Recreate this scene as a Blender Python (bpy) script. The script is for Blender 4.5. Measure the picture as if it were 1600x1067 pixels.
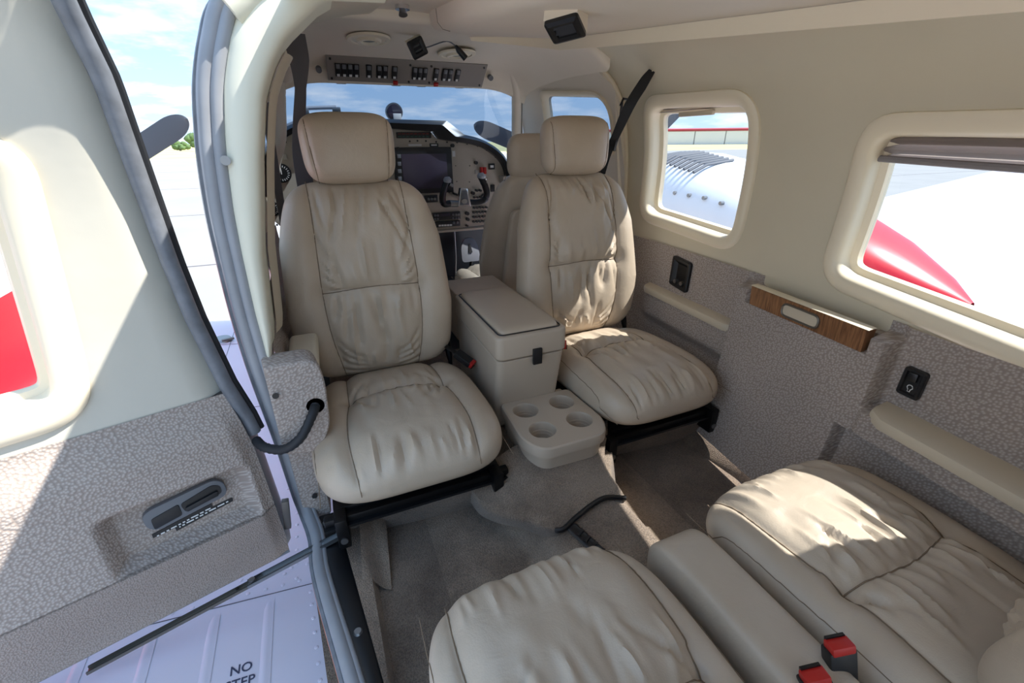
import bpy, bmesh, math, random
import numpy as np
from mathutils import Vector, Matrix
from mathutils.geometry import delaunay_2d_cdt

for o in list(bpy.data.objects): bpy.data.objects.remove(o, do_unlink=True)
SC = bpy.context.scene
COL = SC.collection
random.seed(7)

# ------------------------------------------------------------------ camera
# X starboard, Y forward, Z up; metres
cam = bpy.data.cameras.new('camera'); camo = bpy.data.objects.new('camera', cam); COL.objects.link(camo)
cam.sensor_width = 36.0; cam.lens = 686.0 / 1600 * 36.0; cam.clip_start = 0.01; cam.clip_end = 2000
_p, _y, _r = math.radians(24.516), math.radians(22.876), math.radians(-.429)
R0 = Vector((math.cos(_y), -math.sin(_y), 0)); FH = Vector((math.sin(_y), math.cos(_y), 0)); UZ = Vector((0, 0, 1))
FWD = FH * math.cos(_p) - UZ * math.sin(_p); UP0 = FH * math.sin(_p) + UZ * math.cos(_p)
RR = R0 * math.cos(_r) + UP0 * math.sin(_r); UU = UP0 * math.cos(_r) - R0 * math.sin(_r)
m = Matrix((RR, UU, -FWD)).transposed().to_4x4(); m.translation = (-.408, 0, .98)
camo.matrix_world = m
SC.camera = camo

# ------------------------------------------------------------------ sky, sun, exposure
EXPOSURE = 0.58
SKY = 1.35
SUN = 7.0
SUN_DIR = Vector((-.74, .26, -1.0))      # direction the light travels
SC.view_settings.view_transform = 'Standard'; SC.view_settings.look = 'None'
SC.view_settings.exposure = EXPOSURE; SC.view_settings.gamma = 1.0; SC.view_settings.use_curve_mapping = False

def lin(c):
    return tuple(((v / 255) / 12.92 if v / 255 <= .04045 else ((v / 255 + .055) / 1.055) ** 2.4) for v in c)

world = bpy.data.worlds.new('sky'); SC.world = world; world.use_nodes = True
nt = world.node_tree; nt.nodes.clear()
N = nt.nodes.new; L = nt.links.new
tc = N('ShaderNodeTexCoord'); sep = N('ShaderNodeSeparateXYZ'); L(tc.outputs['Generated'], sep.inputs[0])
ramp = N('ShaderNodeValToRGB'); L(sep.outputs['Z'], ramp.inputs[0])
ramp.color_ramp.elements[0].position = 0.0; ramp.color_ramp.elements[0].color = (*lin((182, 204, 226)), 1)
ramp.color_ramp.elements[1].position = .75; ramp.color_ramp.elements[1].color = (*lin((120, 168, 220)), 1)
e = ramp.color_ramp.elements.new(.14); e.color = (*lin((160, 194, 228)), 1)
mx = N('ShaderNodeMath'); mx.operation = 'MAXIMUM'; L(sep.outputs['Z'], mx.inputs[0]); mx.inputs[1].default_value = 0
ad = N('ShaderNodeMath'); ad.operation = 'ADD'; L(mx.outputs[0], ad.inputs[0]); ad.inputs[1].default_value = .16
dx = N('ShaderNodeMath'); dx.operation = 'DIVIDE'; L(sep.outputs['X'], dx.inputs[0]); L(ad.outputs[0], dx.inputs[1])
dy = N('ShaderNodeMath'); dy.operation = 'DIVIDE'; L(sep.outputs['Y'], dy.inputs[0]); L(ad.outputs[0], dy.inputs[1])
cb = N('ShaderNodeCombineXYZ'); L(dx.outputs[0], cb.inputs[0]); L(dy.outputs[0], cb.inputs[1])
nz = N('ShaderNodeTexNoise'); nz.inputs['Scale'].default_value = 1.9; nz.inputs['Detail'].default_value = 6; nz.inputs['Roughness'].default_value = .58
L(cb.outputs[0], nz.inputs['Vector'])
cr = N('ShaderNodeValToRGB'); L(nz.outputs[0], cr.inputs[0])
cr.color_ramp.elements[0].position = .46; cr.color_ramp.elements[0].color = (0, 0, 0, 1)
cr.color_ramp.elements[1].position = .72; cr.color_ramp.elements[1].color = (1, 1, 1, 1)
mix = N('ShaderNodeMixRGB'); L(cr.outputs[0], mix.inputs[0]); L(ramp.outputs[0], mix.inputs[1]); mix.inputs[2].default_value = (*lin((232, 236, 242)), 1)
bg = N('ShaderNodeBackground'); bg.inputs[1].default_value = SKY; L(mix.outputs[0], bg.inputs[0])
wo = N('ShaderNodeOutputWorld'); L(bg.outputs[0], wo.inputs[0])

sl = bpy.data.lights.new('sun', 'SUN'); sl.energy = SUN; sl.angle = math.radians(.6); sl.color = (1, .96, .9)
so = bpy.data.objects.new('sun', sl); COL.objects.link(so); so.location = (3, -2, 6)
so.rotation_euler = SUN_DIR.to_track_quat('-Z', 'Y').to_euler()

# ------------------------------------------------------------------ materials
MATS = {}
def nodemat(name):
    m = bpy.data.materials.new(name); m.use_nodes = True
    b = m.node_tree.nodes['Principled BSDF']; MATS[name] = m
    return m, m.node_tree.nodes, m.node_tree.links, b
def plain(name, c, rough=.5, metal=0, spec=.5, var=0, vscale=8, bump=0, bscale=300):
    m, n, l, b = nodemat(name)
    col = lin(c)
    b.inputs['Base Color'].default_value = (*col, 1); b.inputs['Roughness'].default_value = rough; b.inputs['Metallic'].default_value = metal
    b.inputs['Specular IOR Level'].default_value = spec
    if var or bump: t = n.new('ShaderNodeTexCoord')
    if var:
        z = n.new('ShaderNodeTexNoise'); z.inputs['Scale'].default_value = vscale; z.inputs['Detail'].default_value = 5; l.new(t.outputs['Object'], z.inputs['Vector'])
        r = n.new('ShaderNodeValToRGB'); l.new(z.outputs[0], r.inputs[0])
        r.color_ramp.elements[0].position = .3; r.color_ramp.elements[1].position = .7
        r.color_ramp.elements[0].color = (*[v * (1 - var) for v in col], 1); r.color_ramp.elements[1].color = (*[min(1, v * (1 + var)) for v in col], 1)
        l.new(r.outputs[0], b.inputs['Base Color'])
    if bump:
        z2 = n.new('ShaderNodeTexNoise'); z2.inputs['Scale'].default_value = bscale; z2.inputs['Detail'].default_value = 3; l.new(t.outputs['Object'], z2.inputs['Vector'])
        bp = n.new('ShaderNodeBump'); bp.inputs['Strength'].default_value = bump; bp.inputs['Distance'].default_value = .002
        l.new(z2.outputs[0], bp.inputs['Height']); l.new(bp.outputs[0], b.inputs['Normal'])
    return m

def leather(name, c):
    m, n, l, b = nodemat(name); t = n.new('ShaderNodeTexCoord'); col = lin(c)
    z = n.new('ShaderNodeTexNoise'); z.inputs['Scale'].default_value = 9; z.inputs['Detail'].default_value = 6; l.new(t.outputs['Object'], z.inputs['Vector'])
    r = n.new('ShaderNodeValToRGB'); l.new(z.outputs[0], r.inputs[0]); r.color_ramp.elements[0].position = .3; r.color_ramp.elements[1].position = .7
    r.color_ramp.elements[0].color = (col[0] * .93, col[1] * .91, col[2] * .88, 1); r.color_ramp.elements[1].color = (*[min(1, v * 1.05) for v in col], 1)
    l.new(r.outputs[0], b.inputs['Base Color']); b.inputs['Roughness'].default_value = .42
    v = n.new('ShaderNodeTexVoronoi'); v.inputs['Scale'].default_value = 420; l.new(t.outputs['Object'], v.inputs['Vector'])
    z2 = n.new('ShaderNodeTexNoise'); z2.inputs['Scale'].default_value = 26; z2.inputs['Detail'].default_value = 5; z2.inputs['Distortion'].default_value = 1.0; l.new(t.outputs['Object'], z2.inputs['Vector'])
    b1 = n.new('ShaderNodeBump'); b1.inputs['Strength'].default_value = .12; b1.inputs['Distance'].default_value = .001; l.new(v.outputs['Distance'], b1.inputs['Height'])
    b2 = n.new('ShaderNodeBump'); b2.inputs['Strength'].default_value = .22; b2.inputs['Distance'].default_value = .006; l.new(z2.outputs[0], b2.inputs['Height'])
    l.new(b1.outputs[0], b2.inputs['Normal']); l.new(b2.outputs[0], b.inputs['Normal'])
    return m

def fabric(name, c1, c2, scale=150, stretch=1.0):
    m, n, l, b = nodemat(name); t = n.new('ShaderNodeTexCoord')
    sp_ = n.new('ShaderNodeSeparateXYZ'); l.new(t.outputs['Object'], sp_.inputs[0]); sm = n.new('ShaderNodeMath'); sm.operation = 'ADD'; l.new(sp_.outputs[0], sm.inputs[0]); l.new(sp_.outputs[1], sm.inputs[1])
    zs_ = n.new('ShaderNodeMath'); zs_.operation = 'MULTIPLY'; l.new(sp_.outputs[2], zs_.inputs[0]); zs_.inputs[1].default_value = 1.25
    df = n.new('ShaderNodeMath'); df.operation = 'SUBTRACT'; l.new(sp_.outputs[1], df.inputs[0]); l.new(sp_.outputs[0], df.inputs[1]); md = n.new('ShaderNodeMath'); md.operation = 'MULTIPLY_ADD'; l.new(df.outputs[0], md.inputs[0]); md.inputs[1].default_value = .35; l.new(zs_.outputs[0], md.inputs[2])
    mp = n.new('ShaderNodeCombineXYZ'); l.new(sm.outputs[0], mp.inputs[0]); l.new(md.outputs[0], mp.inputs[1])
    v = n.new('ShaderNodeTexVoronoi'); v.voronoi_dimensions = '2D'; v.feature = 'SMOOTH_F1'; v.inputs['Smoothness'].default_value = .45; v.inputs['Scale'].default_value = scale; v.inputs['Randomness'].default_value = .8; l.new(mp.outputs[0], v.inputs['Vector'])
    r = n.new('ShaderNodeValToRGB'); l.new(v.outputs['Distance'], r.inputs[0])
    r.color_ramp.elements[0].position = .05; r.color_ramp.elements[0].color = (*lin(c1), 1); r.color_ramp.elements[1].position = .52; r.color_ramp.elements[1].color = (*lin(c2), 1)
    z = n.new('ShaderNodeTexNoise'); z.inputs['Scale'].default_value = 5; l.new(t.outputs['Object'], z.inputs['Vector'])
    mm = n.new('ShaderNodeMixRGB'); mm.blend_type = 'MULTIPLY'; mm.inputs[0].default_value = .25; l.new(r.outputs[0], mm.inputs[1]); l.new(z.outputs[0], mm.inputs[2])
    l.new(mm.outputs[0], b.inputs['Base Color']); b.inputs['Roughness'].default_value = .85; b.inputs['Specular IOR Level'].default_value = .25
    inv = n.new('ShaderNodeMath'); inv.operation = 'SUBTRACT'; inv.inputs[0].default_value = 1; l.new(v.outputs['Distance'], inv.inputs[1])
    bp = n.new('ShaderNodeBump'); bp.inputs['Strength'].default_value = .4; bp.inputs['Distance'].default_value = .004; l.new(inv.outputs[0], bp.inputs['Height']); l.new(bp.outputs[0], b.inputs['Normal'])
    return m

def carpet(name, c1, c2):
    m, n, l, b = nodemat(name); t = n.new('ShaderNodeTexCoord')
    z = n.new('ShaderNodeTexNoise'); z.inputs['Scale'].default_value = 7; z.inputs['Detail'].default_value = 6; z.inputs['Roughness'].default_value = .62; l.new(t.outputs['Object'], z.inputs['Vector'])
    z3 = n.new('ShaderNodeTexNoise'); z3.inputs['Scale'].default_value = 380; z3.inputs['Detail'].default_value = 2; l.new(t.outputs['Object'], z3.inputs['Vector'])
    r = n.new('ShaderNodeValToRGB'); l.new(z.outputs[0], r.inputs[0])
    r.color_ramp.elements[0].position = .32; r.color_ramp.elements[0].color = (*lin(c1), 1); r.color_ramp.elements[1].position = .62; r.color_ramp.elements[1].color = (*lin(c2), 1)
    r3 = n.new('ShaderNodeValToRGB'); l.new(z3.outputs[0], r3.inputs[0]); r3.color_ramp.elements[0].position = .3; r3.color_ramp.elements[0].color = (.55, .55, .55, 1); r3.color_ramp.elements[1].position = .65; r3.color_ramp.elements[1].color = (1, 1, 1, 1)
    mm = n.new('ShaderNodeMixRGB'); mm.blend_type = 'MULTIPLY'; mm.inputs[0].default_value = 1; l.new(r.outputs[0], mm.inputs[1]); l.new(r3.outputs[0], mm.inputs[2])
    l.new(mm.outputs[0], b.inputs['Base Color']); b.inputs['Roughness'].default_value = .95; b.inputs['Specular IOR Level'].default_value = .1
    b.inputs['Sheen Weight'].default_value = .25
    bp = n.new('ShaderNodeBump'); bp.inputs['Strength'].default_value = .8; bp.inputs['Distance'].default_value = .004; l.new(z3.outputs[0], bp.inputs['Height']); l.new(bp.outputs[0], b.inputs['Normal'])
    return m

def glass(name, tint):
    m = bpy.data.materials.new(name); m.use_nodes = True; n = m.node_tree.nodes; l = m.node_tree.links; n.clear(); MATS[name] = m
    tr = n.new('ShaderNodeBsdfTransparent'); tr.inputs[0].default_value = (*tint, 1)
    gl = n.new('ShaderNodeBsdfGlossy'); gl.inputs['Roughness'].default_value = .02
    lw_ = n.new('ShaderNodeLayerWeight'); lw_.inputs[0].default_value = .5
    pw = n.new('ShaderNodeMath'); pw.operation = 'POWER'; l.new(lw_.outputs['Facing'], pw.inputs[0]); pw.inputs[1].default_value = 5
    ml = n.new('ShaderNodeMath'); ml.operation = 'MULTIPLY_ADD'; l.new(pw.outputs[0], ml.inputs[0]); ml.inputs[1].default_value = .5; ml.inputs[2].default_value = .015
    mixs = n.new('ShaderNodeMixShader'); l.new(ml.outputs[0], mixs.inputs[0]); l.new(tr.outputs[0], mixs.inputs[1]); l.new(gl.outputs[0], mixs.inputs[2])
    o = n.new('ShaderNodeOutputMaterial'); l.new(mixs.outputs[0], o.inputs[0]); return m

def wood(name):
    m, n, l, b = nodemat(name); t = n.new('ShaderNodeTexCoord'); mp = n.new('ShaderNodeMapping'); mp.inputs['Scale'].default_value = (1, 14, 1); l.new(t.outputs['Object'], mp.inputs[0])
    z = n.new('ShaderNodeTexNoise'); z.inputs['Scale'].default_value = 22; z.inputs['Detail'].default_value = 8; z.inputs['Distortion'].default_value = .6; l.new(mp.outputs[0], z.inputs['Vector'])
    r = n.new('ShaderNodeValToRGB'); l.new(z.outputs[0], r.inputs[0]); r.color_ramp.elements[0].position = .3; r.color_ramp.elements[0].color = (*lin((96, 62, 40)), 1); r.color_ramp.elements[1].position = .7; r.color_ramp.elements[1].color = (*lin((168, 118, 78)), 1)
    l.new(r.outputs[0], b.inputs['Base Color']); b.inputs['Roughness'].default_value = .35; return m

leather('leather', (194, 177, 156)); leather('leather_rear', (193, 178, 159))
plain('seam', (128, 110, 90), .8)
plain('vinyl', (218, 207, 181), .5, var=.03, vscale=4, bump=.06, bscale=500)
plain('headliner', (238, 226, 207), .6, var=.03, vscale=4)
plain('trim_cream', (242, 228, 200), .4)
plain('door_vinyl', (206, 201, 186), .45, var=.03, vscale=5, bump=.25, bscale=28)
plain('post_vinyl', (232, 228, 206), .5, var=.03, vscale=6, bump=.08, bscale=60)
fabric('fabric', (206, 194, 184), (168, 154, 144), 160)
fabric('fabric_fine', (190, 176, 166), (160, 145, 135), 260)
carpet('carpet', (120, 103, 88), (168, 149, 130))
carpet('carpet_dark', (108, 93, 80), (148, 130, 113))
plain('console_plastic', (186, 169, 149), .5, bump=.08, bscale=600)
plain('console_pad', (190, 172, 150), .45, bump=.06, bscale=400)
plain('armrest_vinyl', (206, 192, 168), .5)
plain('black_plastic', (26, 26, 28), .4)
plain('black_satin', (18, 19, 22), .35)
plain('black_metal', (15, 15, 17), .35, metal=.3)
plain('sealant', (200, 128, 104), .7, var=.2, vscale=60)
plain('rubber', (112, 116, 122), .4, var=.2, vscale=40)
plain('dark_rubber', (30, 32, 36), .6)
plain('webbing', (94, 91, 95), .7, bump=.3, bscale=900)
plain('webbing_black', (34, 34, 37), .7, bump=.3, bscale=900)
plain('webbing_grey', (112, 108, 110), .7, bump=.3, bscale=900)
plain('chrome', (220, 222, 226), .15, metal=1)
plain('steel', (150, 150, 150), .35, metal=.9)
plain('frame_grey', (156, 158, 162), .35, metal=.05, var=.06, vscale=20)
plain('bronze_rail', (118, 112, 104), .4, metal=.6)
plain('red_plastic', (190, 38, 32), .4)
plain('red_paint', (205, 30, 44), .3)
plain('white_paint', (236, 238, 242), .3)
plain('wing_paint', (222, 218, 230), .3, var=.04, vscale=3)
plain('panel_line', (96, 90, 94), .7)
plain('panel_face', (186, 176, 160), .55)
plain('overhead_face', (142, 134, 126), .55)
plain('screen', (58, 50, 66), .32)
plain('screw', (34, 32, 30), .4)
plain('dark_slat', (44, 44, 47), .8)
plain('grey_plastic', (108, 110, 114), .4)
plain('label_white', (232, 232, 230), .5)
plain('switch_light', (176, 170, 160), .5)
plain('deck_grey', (110, 118, 130), .5)
def cloth(name, c):
    m = plain(name, c, .8); n = m.node_tree.nodes; l = m.node_tree.links
    t_ = n.new('ShaderNodeBsdfTranslucent'); t_.inputs[0].default_value = (*lin(c), 1); x_ = n.new('ShaderNodeMixShader'); x_.inputs[0].default_value = .45
    l.new(n['Principled BSDF'].outputs[0], x_.inputs[1]); l.new(t_.outputs[0], x_.inputs[2]); l.new(x_.outputs[0], n['Material Output'].inputs[0])
cloth('shade_fabric', (176, 164, 156))
plain('shade_dark', (136, 130, 130), .8)
plain('blue_glass', (30, 110, 150), .2)
plain('prop_black', (58, 60, 66), .45)
plain('red_annun', (120, 40, 36), .4); plain('green_annun', (34, 86, 70), .4)
wood('wood')
glass('windscreen_glass', (.30, .36, .44)); glass('window_glass', (.74, .78, .82)); glass('door_glass', (.9, .92, .93))
plain('tarmac', (146, 145, 142), .9, var=.05, vscale=.6)
plain('field', (196, 186, 130), .95, var=.2, vscale=.15)
plain('foliage', (84, 108, 66), .9, var=.3, vscale=2)
plain('hangar_white', (226, 224, 224), .6); plain('hangar_joint', (160, 158, 160), .7); plain('hangar_red', (176, 60, 70), .6)
plain('louver_dark', (92, 96, 104), .6)

# ------------------------------------------------------------------ mesh helpers
class MB:
    def __init__(s): s.v = []; s.f = []
    def add(s, vs, fs):
        k = len(s.v); s.v += [tuple(v) for v in vs]; s.f += [tuple(i + k for i in f) for f in fs]; return s
    def grid(s, P, closeu=False, closev=False, flip=False):
        P = np.asarray(P, float); a, b = P.shape[:2]; vs = P.reshape(-1, 3); fs = []
        for i in range(a if closeu else a - 1):
            for j in range(b if closev else b - 1):
                i2, j2 = (i + 1) % a, (j + 1) % b
                q = (i * b + j, i2 * b + j, i2 * b + j2, i * b + j2)
                fs.append(q[::-1] if flip else q)
        return s.add(vs.tolist(), fs)
    def box(s, c, size, M=None, taper=1.0):
        hx, hy, hz = [d / 2 for d in size]; vs = []
        for z in (-hz, hz):
            k = taper if z > 0 else 1
            for x, y in ((-hx, -hy), (hx, -hy), (hx, hy), (-hx, hy)): vs.append(Vector((x * k, y * k, z)))
        if M is not None: vs = [M @ v for v in vs]
        vs = [v + Vector(c) for v in vs]
        return s.add(vs, [(3, 2, 1, 0), (4, 5, 6, 7), (0, 1, 5, 4), (1, 2, 6, 5), (2, 3, 7, 6), (3, 0, 4, 7)])
    def tube(s, path, r, n=8, caps=True, flat=1.0, upv=None):
        path = [Vector(p) for p in path]; rows = []
        for i, p in enumerate(path):
            t = (path[min(i + 1, len(path) - 1)] - path[max(i - 1, 0)]).normalized()
            u = Vector(upv) if upv else (Vector((0, 0, 1)) if abs(t.z) < .9 else Vector((0, 1, 0)))
            a = t.cross(u).normalized(); b = a.cross(t).normalized()
            rr = r[i] if hasattr(r, '__len__') else r
            rows.append([p + a * rr * math.cos(2 * math.pi * k / n) + b * rr * flat * math.sin(2 * math.pi * k / n) for k in range(n)])
        s.grid([[list(v) for v in row] for row in rows], closev=True)
        if caps:
            k = len(s.v) - len(path) * n
            s.f.append(tuple(k + i for i in range(n))[::1]); s.f.append(tuple(k + (len(path) - 1) * n + i for i in range(n))[::-1])
        return s
    def cyl(s, c, axis, r, h, n=20, r2=None):
        c = Vector(c); a = Vector(axis).normalized(); return s.tube([c - a * h / 2, c + a * h / 2], [r, r if r2 is None else r2], n)
    def prism(s, poly, f0, f1):   # poly 2D, f0/f1 map (a,b)->3D
        n = len(poly); vs = [f0(*p) for p in poly] + [f1(*p) for p in poly]
        return s.add(vs, [tuple(range(n))[::-1], tuple(range(n, 2 * n))] + [(i, (i + 1) % n, n + (i + 1) % n, n + i) for i in range(n)])
    def ribbon(s, path, width, side, thick=.0015):
        rows = []
        for i, p in enumerate(path):
            p = Vector(p); sd = Vector(side[i] if isinstance(side[0], (list, tuple, Vector)) else side).normalized()
            t = (Vector(path[min(i + 1, len(path) - 1)]) - Vector(path[max(i - 1, 0)])).normalized(); nn = sd.cross(t).normalized()
            w = width[i] if hasattr(width, '__len__') else width
            rows.append([list(p + sd * w / 2 + nn * thick), list(p + sd * w / 2 - nn * thick), list(p - sd * w / 2 - nn * thick), list(p - sd * w / 2 + nn * thick)])
        return s.grid(rows, closev=True)
    def build(s, name, mat, parent=None, smooth=True, bevel=0, seg=2, merge=False, subsurf=0):
        me = bpy.data.meshes.new(name); me.from_pydata(s.v, [], s.f); me.update()
        bm = bmesh.new(); bm.from_mesh(me)
        if merge: bmesh.ops.remove_doubles(bm, verts=bm.verts, dist=1e-5)
        bmesh.ops.recalc_face_normals(bm, faces=bm.faces)
        if bevel:
            es = [e for e in bm.edges if len(e.link_faces) == 2 and e.calc_face_angle(0) > .5]
            bmesh.ops.bevel(bm, geom=es, offset=bevel, segments=seg, profile=.6, affect='EDGES', clamp_overlap=True)
        bm.to_mesh(me); bm.free()
        me.materials.append(MATS[mat])
        if smooth:
            me.polygons.foreach_set('use_smooth', [True] * len(me.polygons))
            try: me.set_sharp_from_angle(angle=math.radians(40))
            except Exception: pass
        o = bpy.data.objects.new(name, me); COL.objects.link(o)
        if parent is not None: parent_to(o, parent)
        return o
def parent_to(o, parent):
    o.parent = parent
    if parent.type == 'EMPTY' and not parent.get('_local'): o.matrix_parent_inverse = Matrix.Translation(-Vector(parent.location))
def thing(name, label, cat, loc=(0, 0, 0), rotz=0, group=None, kind=None, local=False):
    o = bpy.data.objects.new(name, None); o.empty_display_size = .05; COL.objects.link(o)
    o.location = loc; o.rotation_euler = (0, 0, rotz)
    if kind: o['kind'] = kind
    o['label'] = label; o['category'] = cat
    if group: o['group'] = group
    if local: o['_local'] = 1
    return o
def tag(o, label, cat, group=None, kind=None):
    o['label'] = label; o['category'] = cat
    if group: o['group'] = group
    if kind: o['kind'] = kind
    return o

def rpoly(pts, rad, n=8):
    out = []; k = len(pts)
    for i, p in enumerate(pts):
        r = rad[i] if hasattr(rad, '__len__') else rad
        p = np.array(p, float); a = np.array(pts[i - 1], float) - p; b = np.array(pts[(i + 1) % k], float) - p
        la, lb = np.linalg.norm(a), np.linalg.norm(b); a /= la; b /= lb
        r = min(r, la * .49, lb * .49); A = p + a * r; B = p + b * r
        for j in range(n + 1):
            t = j / n; q = (1 - t) ** 2 * A + 2 * t * (1 - t) * p + t * t * B; out.append((float(q[0]), float(q[1])))
    return out
def smooth_path(pts, n=8):
    P = [np.array(p, float) for p in pts]; out = []
    for i in range(len(P) - 1):
        p0 = P[i - 1] if i else 2 * P[0] - P[1]; p1, p2 = P[i], P[i + 1]; p3 = P[i + 2] if i + 2 < len(P) else 2 * P[-1] - P[-2]
        for j in range(n):
            t = j / n
            out.append(tuple(.5 * (2 * p1 + (p2 - p0) * t + (2 * p0 - 5 * p1 + 4 * p2 - p3) * t * t + (3 * p1 - p0 - 3 * p2 + p3) * t ** 3)))
    out.append(tuple(P[-1])); return out
def resample(poly, step, closed=True):
    out = []; n = len(poly)
    for i in range(n if closed else n - 1):
        a = np.array(poly[i]); b = np.array(poly[(i + 1) % n]); d = np.linalg.norm(b - a); k = max(1, int(math.ceil(d / step)))
        for j in range(k): out.append(tuple(a + (b - a) * j / k))
    if not closed: out.append(tuple(poly[-1]))
    return out
def inside(poly, x, y):
    r = False; j = len(poly) - 1
    for i in range(len(poly)):
        xi, yi = poly[i]; xj, yj = poly[j]
        if (yi > y) != (yj > y) and x < (xj - xi) * (y - yi) / (yj - yi + 1e-12) + xi: r = not r
        j = i
    return r
def segdist(P, poly):
    d = np.full(P.shape[:-1], 9.0); tt = np.zeros(P.shape[:-1]); n = len(poly) - 1
    for i in range(n):
        a = np.array(poly[i]); b = np.array(poly[i + 1]); ab = b - a
        t = np.clip(((P - a) @ ab) / (ab @ ab + 1e-12), 0, 1); q = np.linalg.norm(P - (a + t[..., None] * ab), axis=-1)
        m = q < d; d = np.where(m, q, d); tt = np.where(m, (i + t) / n, tt)
    return d, tt
def patch(outline, holes, fn, step=.03):
    """flat 2D outline with holes, triangulated and mapped to 3D through fn(a,b)"""
    o = resample(outline, step); hs = [resample(h, step) for h in holes]
    V = []; E = []
    for lp in [o] + hs:
        k = len(V); V += lp; E += [(k + i, k + (i + 1) % len(lp)) for i in range(len(lp))]
    bnd = np.array(V); xs = [p[0] for p in o]; ys = [p[1] for p in o]
    for x in np.arange(min(xs) + step / 2, max(xs), step):
        for y in np.arange(min(ys) + step / 2, max(ys), step):
            if inside(o, x, y) and not any(inside(h, x, y) for h in hs) and np.min(np.hypot(bnd[:, 0] - x, bnd[:, 1] - y)) > step * .45: V.append((x, y))
    r = delaunay_2d_cdt([Vector(v) for v in V], E, [], 0, 1e-7)
    vs, fs = r[0], []
    for f in r[2]:
        c = sum((vs[i] for i in f), Vector((0, 0))) / len(f)
        if inside(o, c.x, c.y) and not any(inside(h, c.x, c.y) for h in hs): fs.append(tuple(f))
    mb = MB(); mb.add([fn(v.x, v.y) for v in vs], fs); return mb
def ring(outline, rows, fn, step=.02):
    """moulding swept along a closed 2D outline; rows = (inset, height); fn(a,b,h)->3D"""
    o = np.array(resample(outline, step)); n = len(o)
    t = np.roll(o, -1, 0) - np.roll(o, 1, 0); t /= np.linalg.norm(t, axis=1)[:, None]
    area = np.sum(o[:, 0] * np.roll(o[:, 1], -1) - np.roll(o[:, 0], -1) * o[:, 1])
    nn = np.stack([-t[:, 1], t[:, 0]], 1) * (1 if area > 0 else -1)
    c = o.mean(0)
    G = []
    for ins, h in rows:
        q = o + nn * ins; G.append([fn(a, b, h) for a, b in q])
    mb = MB(); mb.grid(np.array(G), closev=True); return mb
def rbox(name, c, size, mat, parent=None, bevel=.005, seg=2, M=None, taper=1.0):
    return MB().box(c, size, M, taper).build(name, mat, parent, bevel=bevel, seg=seg)
def text_obj(name, body, size, mat, M, parent=None, ext=.0004):
    cu = bpy.data.curves.new(name, 'FONT'); cu.body = body; cu.size = size; cu.extrude = ext; cu.align_x = 'CENTER'; cu.align_y = 'CENTER'
    cu.resolution_u = 3; cu.offset = size * .012
    t = bpy.data.objects.new(name, cu); COL.objects.link(t); bpy.context.view_layer.update()
    me = bpy.data.meshes.new_from_object(t.evaluated_get(bpy.context.evaluated_depsgraph_get())); bpy.data.objects.remove(t); bpy.data.curves.remove(cu)
    me.transform(M); me.materials.clear(); me.materials.append(MATS[mat])
    o = bpy.data.objects.new(name, me); COL.objects.link(o)
    if parent is not None: parent_to(o, parent)
    return o

# ------------------------------------------------------------------ fuselage shape
FZ = .165                                                         # cabin floor
WY = [-1.5, -.6, 0, .5, .85, 1.2, 1.6, 2.0, 2.35, 3]; WX = [.30, .43, .514, .583, .630, .652, .655, .635, .59, .5]
def hw(Y): return float(np.interp(Y, WY, WX))
def ztop(Y): return 1.12 + .115 * Y if Y < 1.5 else 1.2925 + .02 * math.sin(min(1, (Y - 1.5) / .3) * 1.57) - .30 * max(0, Y - 1.7) ** 2
Z0 = .62
def wx(Y, z):
    W = hw(Y)
    if z < Z0: return W * (1 - .10 * ((Z0 - z) / .45) ** 2)
    a = min(1, (z - Z0) / (ztop(Y) - Z0)); return W * max(0, 1 - a ** 4) ** .25
def RS(Y, z, h=0): return (wx(Y, z) - h, Y, z)                     # starboard inner skin, h into the cabin
def LS(Y, z, h=0): return (-wx(Y, z) + .05 + h, Y, z)

def ss(a, b, x):
    t = min(1, max(0, (x - a) / (b - a))); return t * t * (3 - 2 * t)

# ------------------------------------------------------------------ the setting: outside ground
GZ = -.95
tag(patch([(-400, -200), (400, -200), (400, 75), (-400, 75)], [], lambda x, y: (x, y, GZ), 60).build('ground', 'tarmac'), 'pale concrete apron around the aircraft', 'apron', kind='structure')
del bpy.data.objects['ground']['category']
def struct(o):
    o['kind'] = 'structure'; return o
fo = struct(MB().add([(-500, 75, GZ + .02), (500, 75, GZ + .02), (500, 900, GZ + 1), (-500, 900, GZ + 1)], [(0, 1, 2, 3)]).build('grass_field', 'field'))
fo['label'] = 'dry grass field beyond the apron'
# slab joints of the apron
for k, y in enumerate((9.0, 16.0, 26.0, 42.0)):
    j = MB().box((0, y, GZ + .001), (300, .05, .006)).build('slab_joint', 'panel_line', bpy.data.objects['ground'])

# ------------------------------------------------------------------ the setting: starboard wall and windows
W1 = rpoly([(1.325, .72), (.862, .692), (.842, 1.086), (1.305, 1.106)], .085)
W2 = rpoly([(.612, .690), (.08, .640), (.08, 1.005), (.592, 1.020)], .075)
W4 = rpoly([(2.02, .93), (1.475, .93), (1.475, 1.135), (1.93, 1.175)], [.03, .03, .11, .05])
def grow(poly, d):
    o = np.array(poly); t = np.roll(o, -1, 0) - np.roll(o, 1, 0); t /= np.linalg.norm(t, axis=1)[:, None] + 1e-9
    ar = np.sum(o[:, 0] * np.roll(o[:, 1], -1) - np.roll(o[:, 0], -1) * o[:, 1]); nn = np.stack([t[:, 1], -t[:, 0]], 1) * (1 if ar > 0 else -1)
    return [tuple(p) for p in o + nn * d]
def zrail(Y): return 1.065 + .115 * Y
def zedge(Y):                                                       # where the wall skin meets the duct rail at x = .30
    W = hw(Y); return Z0 + (ztop(Y) - Z0) * (1 - (.30 / W) ** 4) ** .25
ZU = .655
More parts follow.
